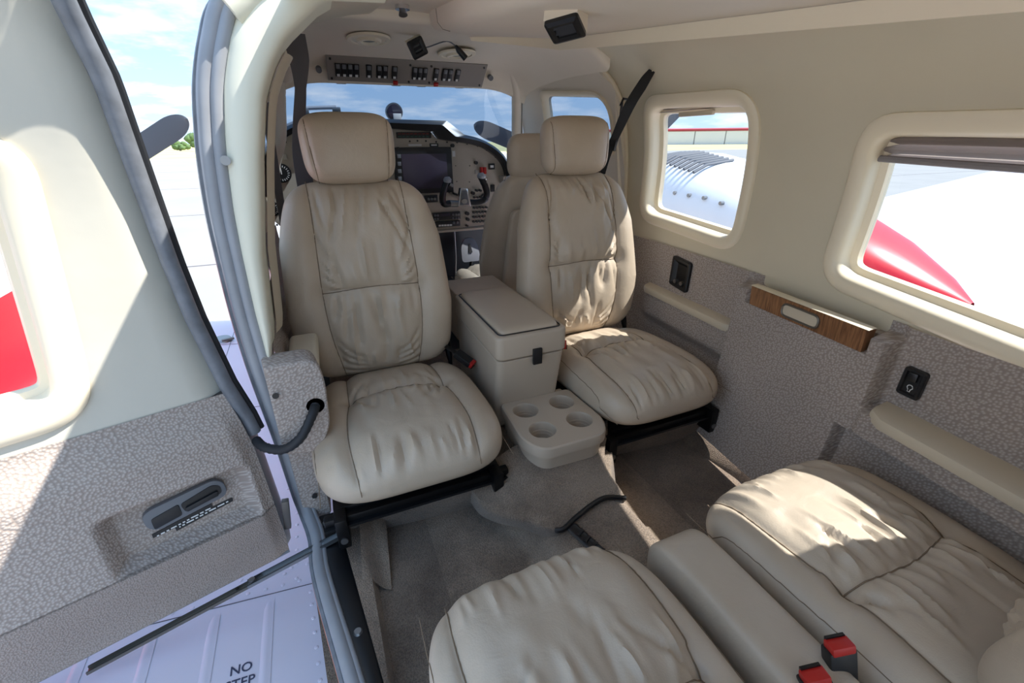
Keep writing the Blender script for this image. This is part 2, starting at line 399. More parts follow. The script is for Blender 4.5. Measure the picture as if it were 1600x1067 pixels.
# wall is laid out in (Y, s): s = z below 1.0, squeezed above so the shoulder is well sampled
def lin_off(Y): return .088 - .080 * ss(1.30, 1.85, Y)       # lining depth on the door side
def wall_fn(side):
    def fn(Y, s):
        if s <= .95: z = s; return (wx(Y, z) if side > 0 else -(wx(Y, z) - lin_off(Y)), Y, z)
        zt_ = zedge(Y); t = (s - .95) / .35
        # parametrise shoulder by superellipse angle
        a0 = math.asin(min(1, ((.95 - Z0) / (ztop(Y) - Z0)) ** 2)); a1 = math.acos(min(1, (.30 / hw(Y)) ** 2)); a = a0 + (a1 - a0) * t
        x = hw(Y) * math.cos(a) ** .5; z = Z0 + (ztop(Y) - Z0) * math.sin(a) ** .5
        return (x if side > 0 else -(x - lin_off(Y)), Y, z)
    return fn
def s_of(Y, z):                                                     # inverse of the above
    if z <= .95: return z
    a0 = math.asin(min(1, ((.95 - Z0) / (ztop(Y) - Z0)) ** 2)); a1 = math.acos(min(1, (.30 / hw(Y)) ** 2))
    a = math.asin(min(1, ((z - Z0) / (ztop(Y) - Z0)) ** 2)); return .95 + .35 * (a - a0) / (a1 - a0)
def to_s(poly): return [(a, s_of(a, b)) for a, b in poly]
cut = lambda W: to_s(grow(W, -.012))
wall_r = struct(patch([(-.62, ZU - .03), (1.45, ZU - .03), (1.45, 1.30), (-.62, 1.30)], [cut(W1), cut(W2)], wall_fn(1), .022).build('wall_right', 'vinyl'))
wall_r['label'] = 'cream vinyl upper cabin wall with two windows'

ROWS = [(-.004, -.002), (-.002, .006), (.004, .011), (.014, .013), (.026, .010), (.032, .004), (.034, -.008), (.034, -.030), (.041, -.034), (.046, -.036), (.048, -.052)]
def window(name, W, rows, inset, depth, gm, mat, label, S=RS, glassmat='window_glass'):
    w_ = bpy.data.objects.new(name, None); COL.objects.link(w_); w_['kind'] = 'structure'; w_['label'] = label
    c = np.array(W).mean(0); w_.location = S(c[0], c[1]); w_.empty_display_size = .05
    ring(W, rows, S).build('window_frame', mat, w_)
    patch(grow(W, -inset), [], lambda a, b: S(a, b, -depth), .05).build('pane', glassmat, w_)
    return w_
win1 = window('window_1', W1, ROWS, .044, .045, None, 'trim_cream', 'rounded cabin window beside the far passenger seat, looking onto the engine nacelle')
win2 = window('window_2', W2, ROWS, .044, .045, None, 'trim_cream', 'rounded cabin window with a grey blind, above the wood pull handle')
# window blinds (fabric rolled near the top)
def blind(W, z0, z1, Ya, Yb, name, dz=0, folds=3):
    g = []
    for i in range(13):
        Y = Ya + (Yb - Ya) * i / 12; row = []
        for k in range(folds * 6 + 1):
            t = k / (folds * 6); z = z0 + (z1 - z0) * t + dz * (i / 12) * (1 - t); row.append(RS(Y, z, -.030 + .006 * math.cos(t * folds * 2 * math.pi)))
        g.append(row)
    return MB().grid(g)
b2 = blind(W2, .945, .995, .560, .10, 'blind', -.018).build('blind', 'shade_fabric', win2)
MB().tube([RS(Y, .945 - .018 * (.56 - Y) / .50, -.022) for Y in np.linspace(.562, .10, 12)], .006, 8).build('blind_bar', 'shade_dark', b2)
b1 = blind(W1, 1.058, 1.078, 1.275, .885, 'blind', 0, 2).build('blind', 'shade_fabric', win1)
MB().box(Vector(RS(1.09, 1.048, -.02)), (.012, .13, .012)).build('blind_tab', 'armrest_vinyl', b1, bevel=.003)

# cockpit side trim, a stiffened panel set a little inboard of the cabin wall
CT = lambda a, b, h=0: (wx(a, b) - .012 - h, a, b)
ctf = wall_fn(1)
def ct_fn(Y, s):
    x, y, z = ctf(Y, s); return (x - .012, y, z - .006 * max(0, (s - 1.0)))
ct = struct(patch([(1.40, .60), (2.2, .60), (2.2, .92), (2.06, 1.24), (1.98, 1.30), (1.55, 1.30), (1.47, 1.22), (1.415, 1.08)], [cut(W4)], ct_fn, .022).build('wall_right_cockpit', 'headliner'))
ct['label'] = 'cream cockpit side trim around the copilot window'
MB().tube([Vector(ct_fn(a, b)) + Vector((.004, 0, 0)) for a, b in smooth_path([(1.40, .62), (1.41, .95), (1.415, 1.08), (1.47, 1.22), (1.55, 1.30)], 8)], .007, 8).build('trim_bead', 'trim_cream', ct)
win4 = window('window_4', W4, [(-.003, .0), (.0, .008), (.008, .010), (.016, .004), (.018, -.01), (.020, -.03)], .016, .02, None, 'trim_cream', 'small copilot side window behind the headrest of the far seat', CT, 'windscreen_glass')

# ------------------------------------------------------------------ ceiling, duct and cockpit overhead
g = []
for Y in np.linspace(-.62, 2.0, 60):
    row = []
    zc = ztop(Y) + .004
    a1 = math.acos((.30 / hw(Y)) ** 2)
    for a in np.linspace(a1, math.pi / 2, 14):
        row.append((hw(Y) * max(0, math.cos(a)) ** .5, Y, Z0 + (zc - Z0) * math.sin(a) ** .5))
    wl = hw(Y) - .06; alim = math.radians(28) if Y > .90 else math.acos(min(1, (.40 / wl) ** 2)); up_ = .004 * (1 - ss(1.30, 1.42, Y))
    for a in np.linspace(math.pi / 2, alim, 30)[1:]:
        x_ = -wl * max(0, math.cos(a)) ** .5
        row.append((x_, Y, Z0 + (zc - Z0) * math.sin(a) ** .5 + up_ * ss(.02, .07, -x_) * (1 - ss(.30, .40, -x_))))
    g.append(row)
ceil = struct(MB().grid(g).build('ceiling', 'headliner')); ceil['label'] = 'cream moulded headliner'
# air duct soffit along the roof
g = []
for Y in np.linspace(-.62, 1.50, 44):
    zl, zr = 1.083 + .115 * Y, 1.063 + .115 * Y; e = max(0, (Y - 1.30) / .20)
    k = 1 - .75 * e * e; x0 = -.05 * k + .02 * e; x1 = .30 * k + .03 * e; u = .02 * e
    g.append([(x0 - .022, Y, zl + .07 + u), (x0 - .018, Y, zl + .016 + u), (x0 - .006, Y, zl + .003 + u), (x0 + .012, Y, zl + u), ((x0 + x1) / 2, Y, (zl + zr) / 2 + .011 + u), (x1 - .030, Y, zr + .027 + u),
              (x1 - .017, Y, zr + .026 + u), (x1 - .005, Y, zr + .001 + u), (x1 + .008, Y, zr + .002 + u), (x1 + .014, Y, zr + .09 + u)])
mbd = MB().grid(g); last = len(mbd.v) - 10; mbd.f.append(tuple(last + i for i in range(10)))
duct = struct(mbd.build('trim_1', 'headliner')); duct['label'] = 'cream air duct soffit running along the roof'
MB().grid([[tuple(Vector(r[k]) + Vector((-.0010, 0, -.0006))) for k in (6, 7, 8)] for r in g]).build('duct_rail', 'trim_cream', duct)
# seam where the duct's pieces join
MB().tube([Vector(p) + Vector((0, 0, -.0004)) for p in g[38][0:4]], .0008, 6).build('duct_joint', 'seam', duct)
def vent_frame(name, label, c, ax, ay, sx, sy, mat='black_plastic', group=None, face=None):
    """rectangular louvred outlet lying in the plane of ax, ay"""
    ax = Vector(ax).normalized(); ay = (Vector(ay) - ax * ax.dot(Vector(ay))).normalized(); az = ax.cross(ay)
    if az.dot(Vector(face) if face else Vector((0, 0, -1))) < 0: az = -az
    P = lambda u, v, h=0: Vector(c) + ax * u + ay * v + az * h
    t = thing(name, label, 'air vent', c, group=group)
    fr = ring(rpoly([(-sx, -sy), (sx, -sy), (sx, sy), (-sx, sy)], .006, 3), [(0, 0), (.0, .006), (.006, .009), (.012, .007), (.014, 0)], lambda a, b, h: tuple(P(a, b, h))).build('vent_frame', mat, t)
    MB().add([P(-sx + .01, -sy + .01, .001), P(sx - .01, -sy + .01, .001), P(sx - .01, sy - .01, .001), P(-sx + .01, sy - .01, .001)], [(0, 1, 2, 3)]).build('vent_back', 'black_satin', t)
    MB().prism([(-sx, -sy), (sx, -sy), (sx, sy), (-sx, sy)], lambda a, b: P(a, b, .0), lambda a, b: P(a, b, -.035)).build('vent_housing', 'headliner', t)
    for k in range(3):
        v = (-.5 + k * .5) * sy; MB().add([P(-sx + .012, v - .003, .002), P(sx - .012, v - .003, .002), P(sx - .012, v + .004, .008), P(-sx + .012, v + .004, .008)], [(0, 1, 2, 3)]).build('slat', 'dark_slat', t)
    return t
vz = lambda x, Y: 1.083 + .115 * Y - .02 * (x + .05) / .35
vent_frame('air_vent', 'black rectangular louvred vent in the roof duct above the far seat', (.018, .772, 1.151), (.043, -.05, .008), (.05, .018, -.021), .029, .025)
vent_frame('air_vent', 'small black diamond vent at the front end of the roof duct', (-.062, 1.52, 1.232), (.75, -.15, .35), (.55, .1, -.55), .024, .024, face=(-.2, -.65, -.73))
# cockpit overhead moulding and its switch panel
g = []
for x in np.linspace(-.52, .50, 40):
    k = 1 - .05 * (x / .5) ** 2
    row = []
    for Y, z in smooth_path([(1.352, 1.30), (1.358, 1.262), (1.42, 1.262), (1.60, 1.268), (1.80, 1.264), (1.92, 1.252), (1.965, 1.232), (1.985, 1.205), (1.995, 1.186), (2.02, 1.184), (2.06, 1.20)], 4):
        drop = .10 * max(0, (abs(x) - .30) / .22) ** 2.2
        row.append((x, Y, min(z, 2) - drop * (1 if Y < 1.95 else max(0, 1 - (Y - 1.95) * 6))))
    g.append(row)
oh = struct(MB().grid(g).build('trim_2', 'headliner')); oh['label'] = 'cream cockpit overhead moulding above the windscreen'
osp = thing('overhead_switch_panel', 'long taupe switch panel with rocker switches above the windscreen', 'switch panel', (0, 1.96, 1.23))
def OP(u, v, h=0):   # u along x (m), v up the face, h out of the face (aft/down)
    return Vector((u, 1.950 - 1.15 * v - h * .66, 1.222 + v - h * .755))
pl = [(-.298, -.026), (.298, -.030), (.298, .040), (-.298, .042)]
MB().prism(pl, lambda a, b: OP(a, b, .012), lambda a, b: OP(a, b, .0)).build('panel_plate', 'overhead_face', osp, bevel=.002)
for u, v in ((-.285, .034), (-.285, -.019), (.285, .032), (.285, -.022), (-.005, .028), (-.005, -.020), (.075, .028), (.075, -.020)): MB().cyl(OP(u, v, .013), (0, .66, .755), .004, .004, 10).build('screw', 'screw', osp)
def rockers(u0, n, w=.021, red=None):
    for k in range(n):
        u = u0 + w * (k + .5)
        b = MB().box(OP(u, .006, .014), (w * .96, .008, .050), Matrix.Rotation(.855, 3, 'X')).build('rocker_switch', 'black_plastic', osp, bevel=.0015)
        MB().box(OP(u, .018, .019), (w * .6, .004, .016), Matrix.Rotation(.70, 3, 'X')).build('rocker_paddle', 'grey_plastic', b, bevel=.001)
        MB().box(OP(u, -.006, .0185), (w * .45, .002, .009), Matrix.Rotation(.855, 3, 'X')).build('legend', 'label_white', b)
        if red: MB().box(OP(u + .004, -.020, .021), (.018, .008, .014), Matrix.Rotation(.855, 3, 'X')).build('guard', 'red_plastic', b, bevel=.002)
rockers(-.272, 4); rockers(-.165, 1); rockers(-.128, 2); rockers(-.072, 1, red=1); rockers(.004, 3, .0195); rockers(.086, 1, red=1); rockers(.120, 2); rockers(.172, 1)
for u in (-.155, .20): pass
text_obj('legend', 'OFF  ON', .007, 'screw', Matrix.Translation(OP(.005, .050, .012)) @ Matrix.Rotation(math.radians(139), 4, 'X'), osp)
for x, lab in ((-.325, 'near the left post'), (.330, 'near the right post')):
    k = MB().cyl((x, 1.972, 1.225), (0, .9, .4), .014, .012, 18).build('knob_base', 'headliner', osp); MB().cyl((x, 1.958, 1.219), (0, .9, .4), .010, .02, 18).build('knob_cap', 'grey_plastic', k)
def gasper(x, Y, z, lab):
    t = thing('air_gasper', lab, 'air vent', (x, Y, z))
    def disc(r, h, n=28): return [(x + r * math.cos(2 * math.pi * i / n) * 1.1, Y + r * math.sin(2 * math.pi * i / n) * 1.6, z - h) for i in range(n)]
    MB().grid([disc(.058, -.002), disc(.056, .004), disc(.046, .005), disc(.044, .002), disc(.034, .003), disc(.030, .009), disc(.022, .010), disc(.020, .003)], closev=True).build('bezel', 'trim_cream', t)
    MB().add(disc(.021, .003), [tuple(range(28))]).build('nozzle', 'blue_glass', t)
gasper(-.185, 1.62, 1.262, 'round adjustable air outlet on the cockpit headliner above the near headrest')
gasper(.125, 1.74, 1.258, 'round adjustable air outlet beside the small black map light')
# hand mic / lamp head by the second outlet
hm = thing('map_light', 'small black map light hanging from the cockpit headliner', 'lamp', (.10, 1.62, 1.235))
MB().tube([(.085, 1.62, 1.262), (.095, 1.62, 1.25), (.118, 1.62, 1.228)], [.004, .009, .010], 10).build('lamp_head', 'black_satin', hm)
MB().tube(smooth_path([(.085, 1.62, 1.262), (.05, 1.60, 1.268), (.00, 1.63, 1.255), (-.01, 1.66, 1.258)], 5), .002, 6).build('cable', 'grey_plastic', hm)
def spot(x, Y, lab, r=.016):
    z = ztop(Y) + .004; t = thing('reading_light', lab, 'lamp', (x, Y, z))
    MB().cyl((x, Y, z - .003), (0, 0, 1), r * 1.3, .008, 20).build('bezel', 'chrome', t); MB().cyl((x, Y, z - .011), (0, .3, 1), r * .8, .014, 16, r * .5).build('lens', 'steel', t)
spot(-.105, .865, 'chrome reading light in the ceiling at the top edge of the picture', .02)
spot(-.150, 1.255, 'smaller chrome reading light in the ceiling above the cockpit moulding', .013)

# windscreen posts and glass
def side_post(sx, name, lab):
    path = smooth_path([(.36 * sx, 1.86, 1.275), (.41 * sx, 1.92, 1.255), (.455 * sx, 1.98, 1.20), (.475 * sx, 2.02, 1.12), (.50 * sx, 2.08, 1.0), (.545 * sx, 2.16, .90), (.57 * sx, 2.2, .80)], 6)
    o = struct(MB().tube(path, .022, 12).build(name, 'headliner')); o['label'] = lab
    fp = [Vector(p) + Vector((.018 * sx, -.006, .006)) for p in path]
    MB().tube(fp, .006, 8).build('seal', 'dark_rubber', o); return o
side_post(1, 'trim_3', 'cream windscreen post on the copilot side'); side_post(-1, 'trim_4', 'cream windscreen post on the pilot side')
g = []
for t in np.linspace(0, 1, 12):
    row = []
    for u in np.linspace(-1, 1, 25):
        hwid = .52 + .20 * t; Yb = 2.04 + .62 * t; z = 1.20 - .26 * t + .02 * math.sin(math.pi * t)
        row.append((u * hwid, Yb - .22 * t * abs(u) ** 2.5, z - .02 * abs(u) ** 3))
    g.append(row)
win3 = thing('window_3', 'tinted windscreen ahead of the instrument panel', 'window', (0, 2.04, 1.2), kind='structure'); del win3['category']
MB().grid(g).build('pane', 'windscreen_glass', win3)
for u in (-.25, -.045, .055, .215): MB().box((u, 2.02, 1.186), (.034, .012, .008)).build('clip', 'grey_plastic', win3, bevel=.001)

# ------------------------------------------------------------------ port wall forward of the door
lw = patch([(.93, ZU - .02), (2.2, ZU - .02), (2.2, .92), (2.06, 1.24), (1.98, 1.30), (.93, 1.30)], [cut(rpoly([(1.36, .72), (1.02, .70), (1.02, 1.07), (1.34, 1.09)], .08)), cut(W4)], wall_fn(-1), .03)
wall_l = struct(lw.build('wall_left', 'vinyl')); wall_l['label'] = 'cream vinyl cabin wall ahead of the open door'
LSs = lambda a, b, h=0: (-(wx(a, b) - lin_off(a)) + h, a, b)
W5 = rpoly([(1.36, .72), (1.02, .70), (1.02, 1.07), (1.34, 1.09)], .08)
window('window_5', W5, ROWS, .044, .045, None, 'trim_cream', 'cabin window on the door side, hidden behind the near seat', LSs)
window('window_6', W4, ROWS[:8], .036, .03, None, 'trim_cream', 'pilot side window', LSs, 'windscreen_glass')
g = [[(-(wx(Y, z) - lin_off(Y)) + .008 + .02 * math.exp(-((z - .52) / .05) ** 2), Y, z) for z in np.linspace(FZ - .02, ZU, 20)] for Y in np.linspace(.90, 2.2, 24)]
pwl = struct(MB().grid(g).build('wall_left_lower', 'fabric')); pwl['label'] = 'pebble-weave fabric lower wall beside the near seat'

# ------------------------------------------------------------------ starboard lower wall: moulded fabric panel
def panel_off(Y, z):
    fwd = .008 + .026 * ss(.385, .43, z) * (1 - ss(.495, .503, z)) * ss(.79, .80, Y) * (1 - ss(1.19, 1.22, Y))
    aft = .010 + .050 * ss(.435, .447, z) * (1 - ss(.492, .500, z)) + .012 * (1 - ss(.435, .447, z))
    proud = .052 * (1 - ss(.632, .642, z))
    rec = ss(.436, .442, Y) * (1 - ss(.740, .747, Y)) * ss(.598, .606, z)
    proud -= .040 * rec
    a = ss(.396, .412, Y) if z > .44 else ss(.43, .445, Y)
    b = ss(.786, .800, Y)
    o = aft * (1 - a) + proud * a
    return o * (1 - b) + fwd * b + .002
Ys = sorted(set([round(v, 4) for v in list(np.linspace(-.62, 1.45, 120)) + list(np.linspace(.38, .48, 40)) + list(np.linspace(.76, .81, 30))]))
zs = sorted(set([round(v, 4) for v in list(np.linspace(.195, .662, 60)) + list(np.linspace(.43, .51, 30)) + list(np.linspace(.59, .65, 26))]))
wlr = struct(MB().grid([[RS(Y, z, panel_off(Y, z)) for z in zs] for Y in Ys]).build('wall_right_lower', 'fabric')); wlr['label'] = 'grey pebble-weave fabric moulded side panel'
# riser of carpet between side panel and floor
def fl_r(Y): return float(np.interp(Y, [-.6, .0, .57, .78], [.40, .45, .490, .468]))
g = [[(fl_r(Y) + (wx(Y, .21) - .012 - fl_r(Y)) * t, Y, FZ + .055 * t ** .8 if t < 1 else .23) for t in (0, .04, .15, .4, .7, .95, 1)] for Y in np.linspace(-.5, .80, 30)]
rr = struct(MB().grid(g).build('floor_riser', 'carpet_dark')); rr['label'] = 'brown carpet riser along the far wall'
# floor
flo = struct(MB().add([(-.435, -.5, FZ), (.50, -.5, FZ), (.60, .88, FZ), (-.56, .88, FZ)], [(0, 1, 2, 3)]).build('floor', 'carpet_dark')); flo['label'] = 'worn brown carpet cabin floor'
# step under the seats
g = [[(x, .80 - .035 * t + .012 * math.sin(x * 9), FZ + .105 * t) for t in (0, .03, .1, .3, .6, .9, 1)] for x in np.linspace(-.47, .60, 40)]
for row in g: row.append((row[0][0], 1.45, FZ + .108))
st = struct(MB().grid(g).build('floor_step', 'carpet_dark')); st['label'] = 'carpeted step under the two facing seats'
struct(MB().add([(-.6, 1.45, .20), (.62, 1.45, .20), (.62, 2.6, .22), (-.6, 2.6, .22), (-.6, 2.6, .9), (.62, 2.6, .9)], [(0, 1, 2, 3), (3, 2, 5, 4)]).build('floor_cockpit', 'black_satin'))['label'] = 'dark cockpit footwell'
# low box under the rear seats
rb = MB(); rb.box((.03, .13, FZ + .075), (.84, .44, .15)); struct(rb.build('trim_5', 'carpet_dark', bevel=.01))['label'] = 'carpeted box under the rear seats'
# carpet tunnel along the centreline
def xr(Y): return float(np.interp(Y, [.3, .57, .66, .75, .82], [.105, .105, .13, .20, .22]))
def tun(x, Y):
    r = xr(Y); lft = ss(-.125 - .06 * ss(.62, .80, Y), -.050 - .05 * ss(.62, .80, Y), x); rgt = 1 - ss(r - .012, r + .015, x)
    return FZ + .002 + .100 * lft * rgt
g = [[(x, Y, tun(x, Y)) for x in sorted(list(np.linspace(-.30, .26, 90)) + [xr(Y) - .01, xr(Y), xr(Y) + .008])] for Y in np.linspace(.30, .80, 40)]
tn = struct(MB().grid(g).build('floor_tunnel', 'carpet')); tn['label'] = 'carpeted centre tunnel between the footwells'
# loose carpet flap over the tunnel with a black bound edge
fe = smooth_path([(-.192, .775), (-.182, .715), (-.155, .668), (-.118, .622), (-.086, .572), (-.066, .556), (-.03, .568), (.02, .585), (.06, .590), (.098, .572)], 6)
fl = thing('carpet_flap', 'loose carpet cover over the tunnel with black bound edge', 'carpet', (0, .65, .26))
g = []
for x, y in fe:
    row = []
    for t in np.linspace(0, 1, 16):
        Y = y + (.80 - y) * t; X = x + (xr(Y) - xr(y)) * t * max(0, x / .1)
        ztf = .284 - .046 * ss(-.03, -.21, X) + .030 * ss(.25, 1, t) * (1 - min(1, abs(x) / .3)) - .008 * (1 - ss(0, .12, t))
        row.append((X, Y, max(ztf, tun(min(X, xr(Y) - .014), Y) + .008)))
    g.append(row)
skirt = [[(row[0][0], row[0][1] + .020, row[0][2] - .045), (row[0][0], row[0][1] + .001, row[0][2] - .012), (row[0][0], row[0][1] - .001, row[0][2] - .004)] + row for row in g]
MB().grid(skirt).build('cover', 'carpet', fl)
edge = [r[0] for r in g]
MB().tube([Vector(e) + Vector((0, -.001, 0)) for e in edge[26:]], .0055, 8).build('bound_edge', 'black_satin', fl)
# floor heater outlet on the tunnel's slope
ho = thing('heater_outlet', 'black slotted heater outlet on the side of the carpet tunnel', 'air vent', (-.035, .50, .25))
ax = Vector((.030, -.105, .0)).normalized()
for nm, wd, h0, m_ in (('outlet_body', .030, .008, 'black_satin'),):
    MB().tube([Vector((-.046, .555, .270)), Vector((-.022, .445, .274))], [.013, .013], 14, flat=.35).build(nm, m_, ho)
for k in range(4):
    t = .22 + k * .17; c = Vector((-.046, .555, .270)).lerp(Vector((-.022, .445, .274)), t) + Vector((0, 0, .0052))
    MB().box(c, (.018, .007, .004), Matrix.Rotation(.5, 3, 'Z')).build('slot_rib', 'black_plastic', ho)
MB().cyl((-.025, .468, .2795), (0, 0, 1), .0035, .003, 10).build('screw', 'steel', ho)

# ------------------------------------------------------------------ port side: sill, door frame, post
def sill_line(x0, y0, x1, y1, Y): return x0 + (x1 - x0) * (Y - y0) / (y1 - y0)
SIN = lambda Y: sill_line(-.440, .458, -.490, .864, Y); SOUT = lambda Y: sill_line(-.472, .472, -.542, .856, Y)
sp = thing('sill_plate', 'black metal sill plate with two silver screws along the door opening', 'sill plate', (-.49, .6, .2))
MB().grid([[(SOUT(Y) , Y, .190), (SOUT(Y), Y, .201), (SOUT(Y) + .006, Y, .203), (SIN(Y) - .006, Y, .203), (SIN(Y), Y, .200), (SIN(Y), Y, .185)] for Y in np.linspace(.0, .862, 14)]).build('plate', 'black_satin', sp)
for Y in (.835, .555, .25):
    x = (SIN(Y) + SOUT(Y)) / 2; MB().cyl((x, Y, .2045), (0, 0, 1), .0085, .004, 18, .006).build('screw', 'steel', sp)
# carpet between sill and floor
g = [[(SIN(Y) + (.435 * -1 + .004 - SIN(Y)) * t if t < 1 else -.425, Y, .203 - .006 * t if t < 1 else FZ) for t in (0, .1, .5, .9, 1)] for Y in np.linspace(-.4, .80, 26)]
struct(MB().grid(g).build('floor_edge', 'carpet'))['label'] = 'carpet edge beside the door sill'
cf = tag(MB().grid([[(-.452 + .05 * u + .016 * v, .66 + .16 * v - .02 * u, .200 + .05 * v * (1 - u) - .03 * u * (1 - v) + .006 * math.sin(6 * u + 3 * v)) for u in np.linspace(0, 1, 8)] for v in np.linspace(0, 1, 12)]).build('carpet_fold', 'carpet'), 'small turned-up fold of beige carpet beside the door sill corner', 'carpet')
# aluminium frame of the opening: sill edge, corner, post up to the roof
AZ = [.19, .40, .57, .69, .80, .876, .955, 1.002, 1.064, 1.123, 1.172, 1.21]; AX = [-.553, -.566, -.576, -.578, -.575, -.571, -.562, -.554, -.540, -.518, -.490, -.43]
fpath = [(SOUT(Y) - .012, Y, .200) for Y in (-.1, .2, .5, .70)] + [(-.532, .80, .200), (-.546, .865, .212), (-.556, .895, .255)] + [(x + .004, .90, z) for z, x in zip(AZ[1:], AX[1:])]
fpath = smooth_path(fpath, 6)
fr = thing('door_frame', 'grey metal lip framing the door opening', 'door frame', (-.56, .9, .2), kind='structure'); del fr['category']
MB().tube(fpath, .0125, 10, upv=(1, 0, .3)).build('frame_lip', 'frame_grey', fr)
MB().tube([Vector(p) + Vector((.017 if p[2] > .25 else .011, -.004 if p[2] > .25 else .002, .002)) for p in fpath], [.010 if p[2] > .25 else .006 for p in fpath], 10, upv=(1, 0, .3)).build('frame_flange', 'frame_grey', fr)
MB().tube([Vector(p) + Vector((-.012, .006, -.004)) for p in fpath], .008, 8, upv=(1, 0, .3)).build('seal', 'rubber', fr)
MB().tube([Vector(p) + Vector((-.016, 0, -.016)) for p in fpath[:24]], .0035, 6).build('sealant_bead', 'sealant', fr)
for z in (.62, .30):
    pass
# padded cream post
CZ = [.565, .645, .795, .955, 1.05, 1.094, 1.13, 1.185, 1.215]; CXI = [-.549, -.532, -.516, -.484, -.460, -.438, -.412, -.346, -.26]
g = []
for z in np.linspace(.553, 1.19, 50):
    zi = np.interp(z, CZ, CXI); zo = np.interp(z, AZ, AX) + .026
    row = []
    for t in np.linspace(0, 1, 15):
        x = zo + (zi - zo) * min(1, t / .7); Y = .898 - .018 * math.sin(math.pi * min(1, t / .7) * .9) ** .6 + max(0, t - .7) / .3 * .09
        row.append((x, Y, z))
    g.append(row)
po = struct(MB().grid(g).build('trim_6', 'post_vinyl')); po['label'] = 'padded cream door post'
g = [[(np.interp(z, CZ, CXI) + .004 + .010 * math.sin(k / 5 * math.pi), .965 + .02 * k, z) for k in range(6)] for z in np.linspace(.62, 1.12, 24)]
MB().grid(g).build('post_inner', 'armrest_vinyl', po)
for z, x in ((.955, -.533), (.572, -.545)): MB().cyl((x, .884, z), (0, 1, 0), .0075, .008, 14, .005).build('screw', 'steel', po)
# upper part of the arch carrying on into the roof
arch = smooth_path([(-.485, .90, 1.165), (-.44, .905, 1.195), (-.37, .91, 1.215), (-.25, .92, 1.225)], 6)
MB().tube(arch, .032, 12).build('arch_pad', 'post_vinyl', po)
MB().tube(smooth_path([(-.50, 1.50, 1.10), (-.475, 1.56, 1.17), (-.44, 1.70, 1.215), (-.42, 1.86, 1.235), (-.44, 1.97, 1.20)], 6), .030, 12).build('cockpit_arch', 'headliner', po)
# fabric end of the side wall by the door
ae = thing('fabric_armrest_end', 'rounded fabric-covered end of the side wall beside the near seat', 'wall end', (-.50, .82, .41), kind='structure'); del ae['category']
prof = rpoly([(-.556, .405), (-.488, .395), (-.460, .452), (-.453, .555), (-.460, .605), (-.552, .605)], [.012, .02, .02, .03, .03, .01], 5)
MB().prism(prof, lambda a, b: (a, .835, b), lambda a, b: (a - .01, .90, b)).build('end_block', 'fabric', ae, bevel=.008, seg=3)
MB().prism(rpoly([(-.556, .19), (-.500, .19), (-.500, .30), (-.512, .41), (-.556, .41)], .01, 4), lambda a, b: (a, .872, b), lambda a, b: (a, 1.1, b)).build('lower_wall', 'fabric', ae, bevel=.006)
for x, z in ((-.543, .545), (-.54, .40), (-.525, .26)): MB().cyl((x, .834 if z > .41 else .868, z), (0, 1, 0), .006, .006, 12, .004).build('screw', 'screw', ae)
at = rbox('arm_top', (-.492, .985, .556), (.060, .17, .03), 'armrest_vinyl', ae, .012, 3)
# black ribbed conduit from wall to door
cpath = smooth_path([(-.480, .838, .505), (-.488, .815, .497), (-.515, .80, .462), (-.55, .81, .438), (-.585, .835, .436), (-.602, .862, .44)], 8)
cd = thing('cable_conduit', 'black ribbed cable conduit looping from wall to door', 'cable', cpath[0])
MB().tube(cpath, [.0085 + .0012 * (i % 2) for i in range(len(cpath))], 10).build('hose', 'dark_rubber', cd)
MB().cyl(Vector(cpath[0]) + Vector((0, .0, 0)), (0, 1, 0), .017, .006, 20).build('grommet', 'black_plastic', cd)

# ------------------------------------------------------------------ the open cabin door
TH = math.radians(17); DV = Vector((-math.cos(TH), -math.sin(TH), 0)); NV = Vector((math.sin(TH), -math.cos(TH), 0)); H0 = Vector((-.585, .90, 0))
DZ = [.1, .2, .3, .43, .6, .7, .81, .88, .957, 1.0, 1.06, 1.115, 1.16, 1.2, 1.3]; DD = [.07, .045, .03, .015, .003, 0, .005, .01, .02, .03, .045, .065, .09, .12, .25]
_dz = np.linspace(.1, 1.3, 61); _dd = np.convolve(np.pad(np.interp(_dz, DZ, DD), 2, mode='edge'), np.ones(5) / 5, 'valid')
def DS(s, z, h=0):
    return tuple(H0 + DV * s + NV * (float(np.interp(z, _dz, _dd)) + h) + Vector((0, 0, z)))
SE = .82
door = bpy.data.objects.new('door_1', None); COL.objects.link(door); door.location = H0 + Vector((0, 0, .17)); door['kind'] = 'structure'
door['label'] = 'open cabin door swung out over the wing, cream vinyl above and pebble fabric below'
fe_ = lambda z: float(np.interp(z, [.16, .2, .43, .49, .565, .7, .8, 1.06, 1.14], [.030, .028, .034, .042, .058, .074, .080, .087, .10]))
DW = rpoly([(.228, .575), (.74, .555), (.70, .985), (.172, .992)], [.07, .07, .07, .06])
ol = [(fe_(z), z) for z in np.linspace(.547, 1.165, 26)] + [(SE, 1.165), (SE, .547)]
vin = patch(ol, [grow(DW, -.012)], lambda a, b: DS(a, b, .002 - .018 * max(0, 1 - (a - fe_(b)) / .035) ** 2), .02).build('door_liner', 'door_vinyl', door)
wf = ring(DW, [(-.004, -.002), (-.002, .008), (.006, .014), (.018, .017), (.034, .014), (.042, .006), (.044, -.008), (.046, -.030), (.056, -.034), (.060, -.042)], DS).build('window_frame', 'trim_cream', door)
patch(grow(DW, -.050), [], lambda a, b: DS(a, b, -.040), .06).build('pane', 'door_glass', door)
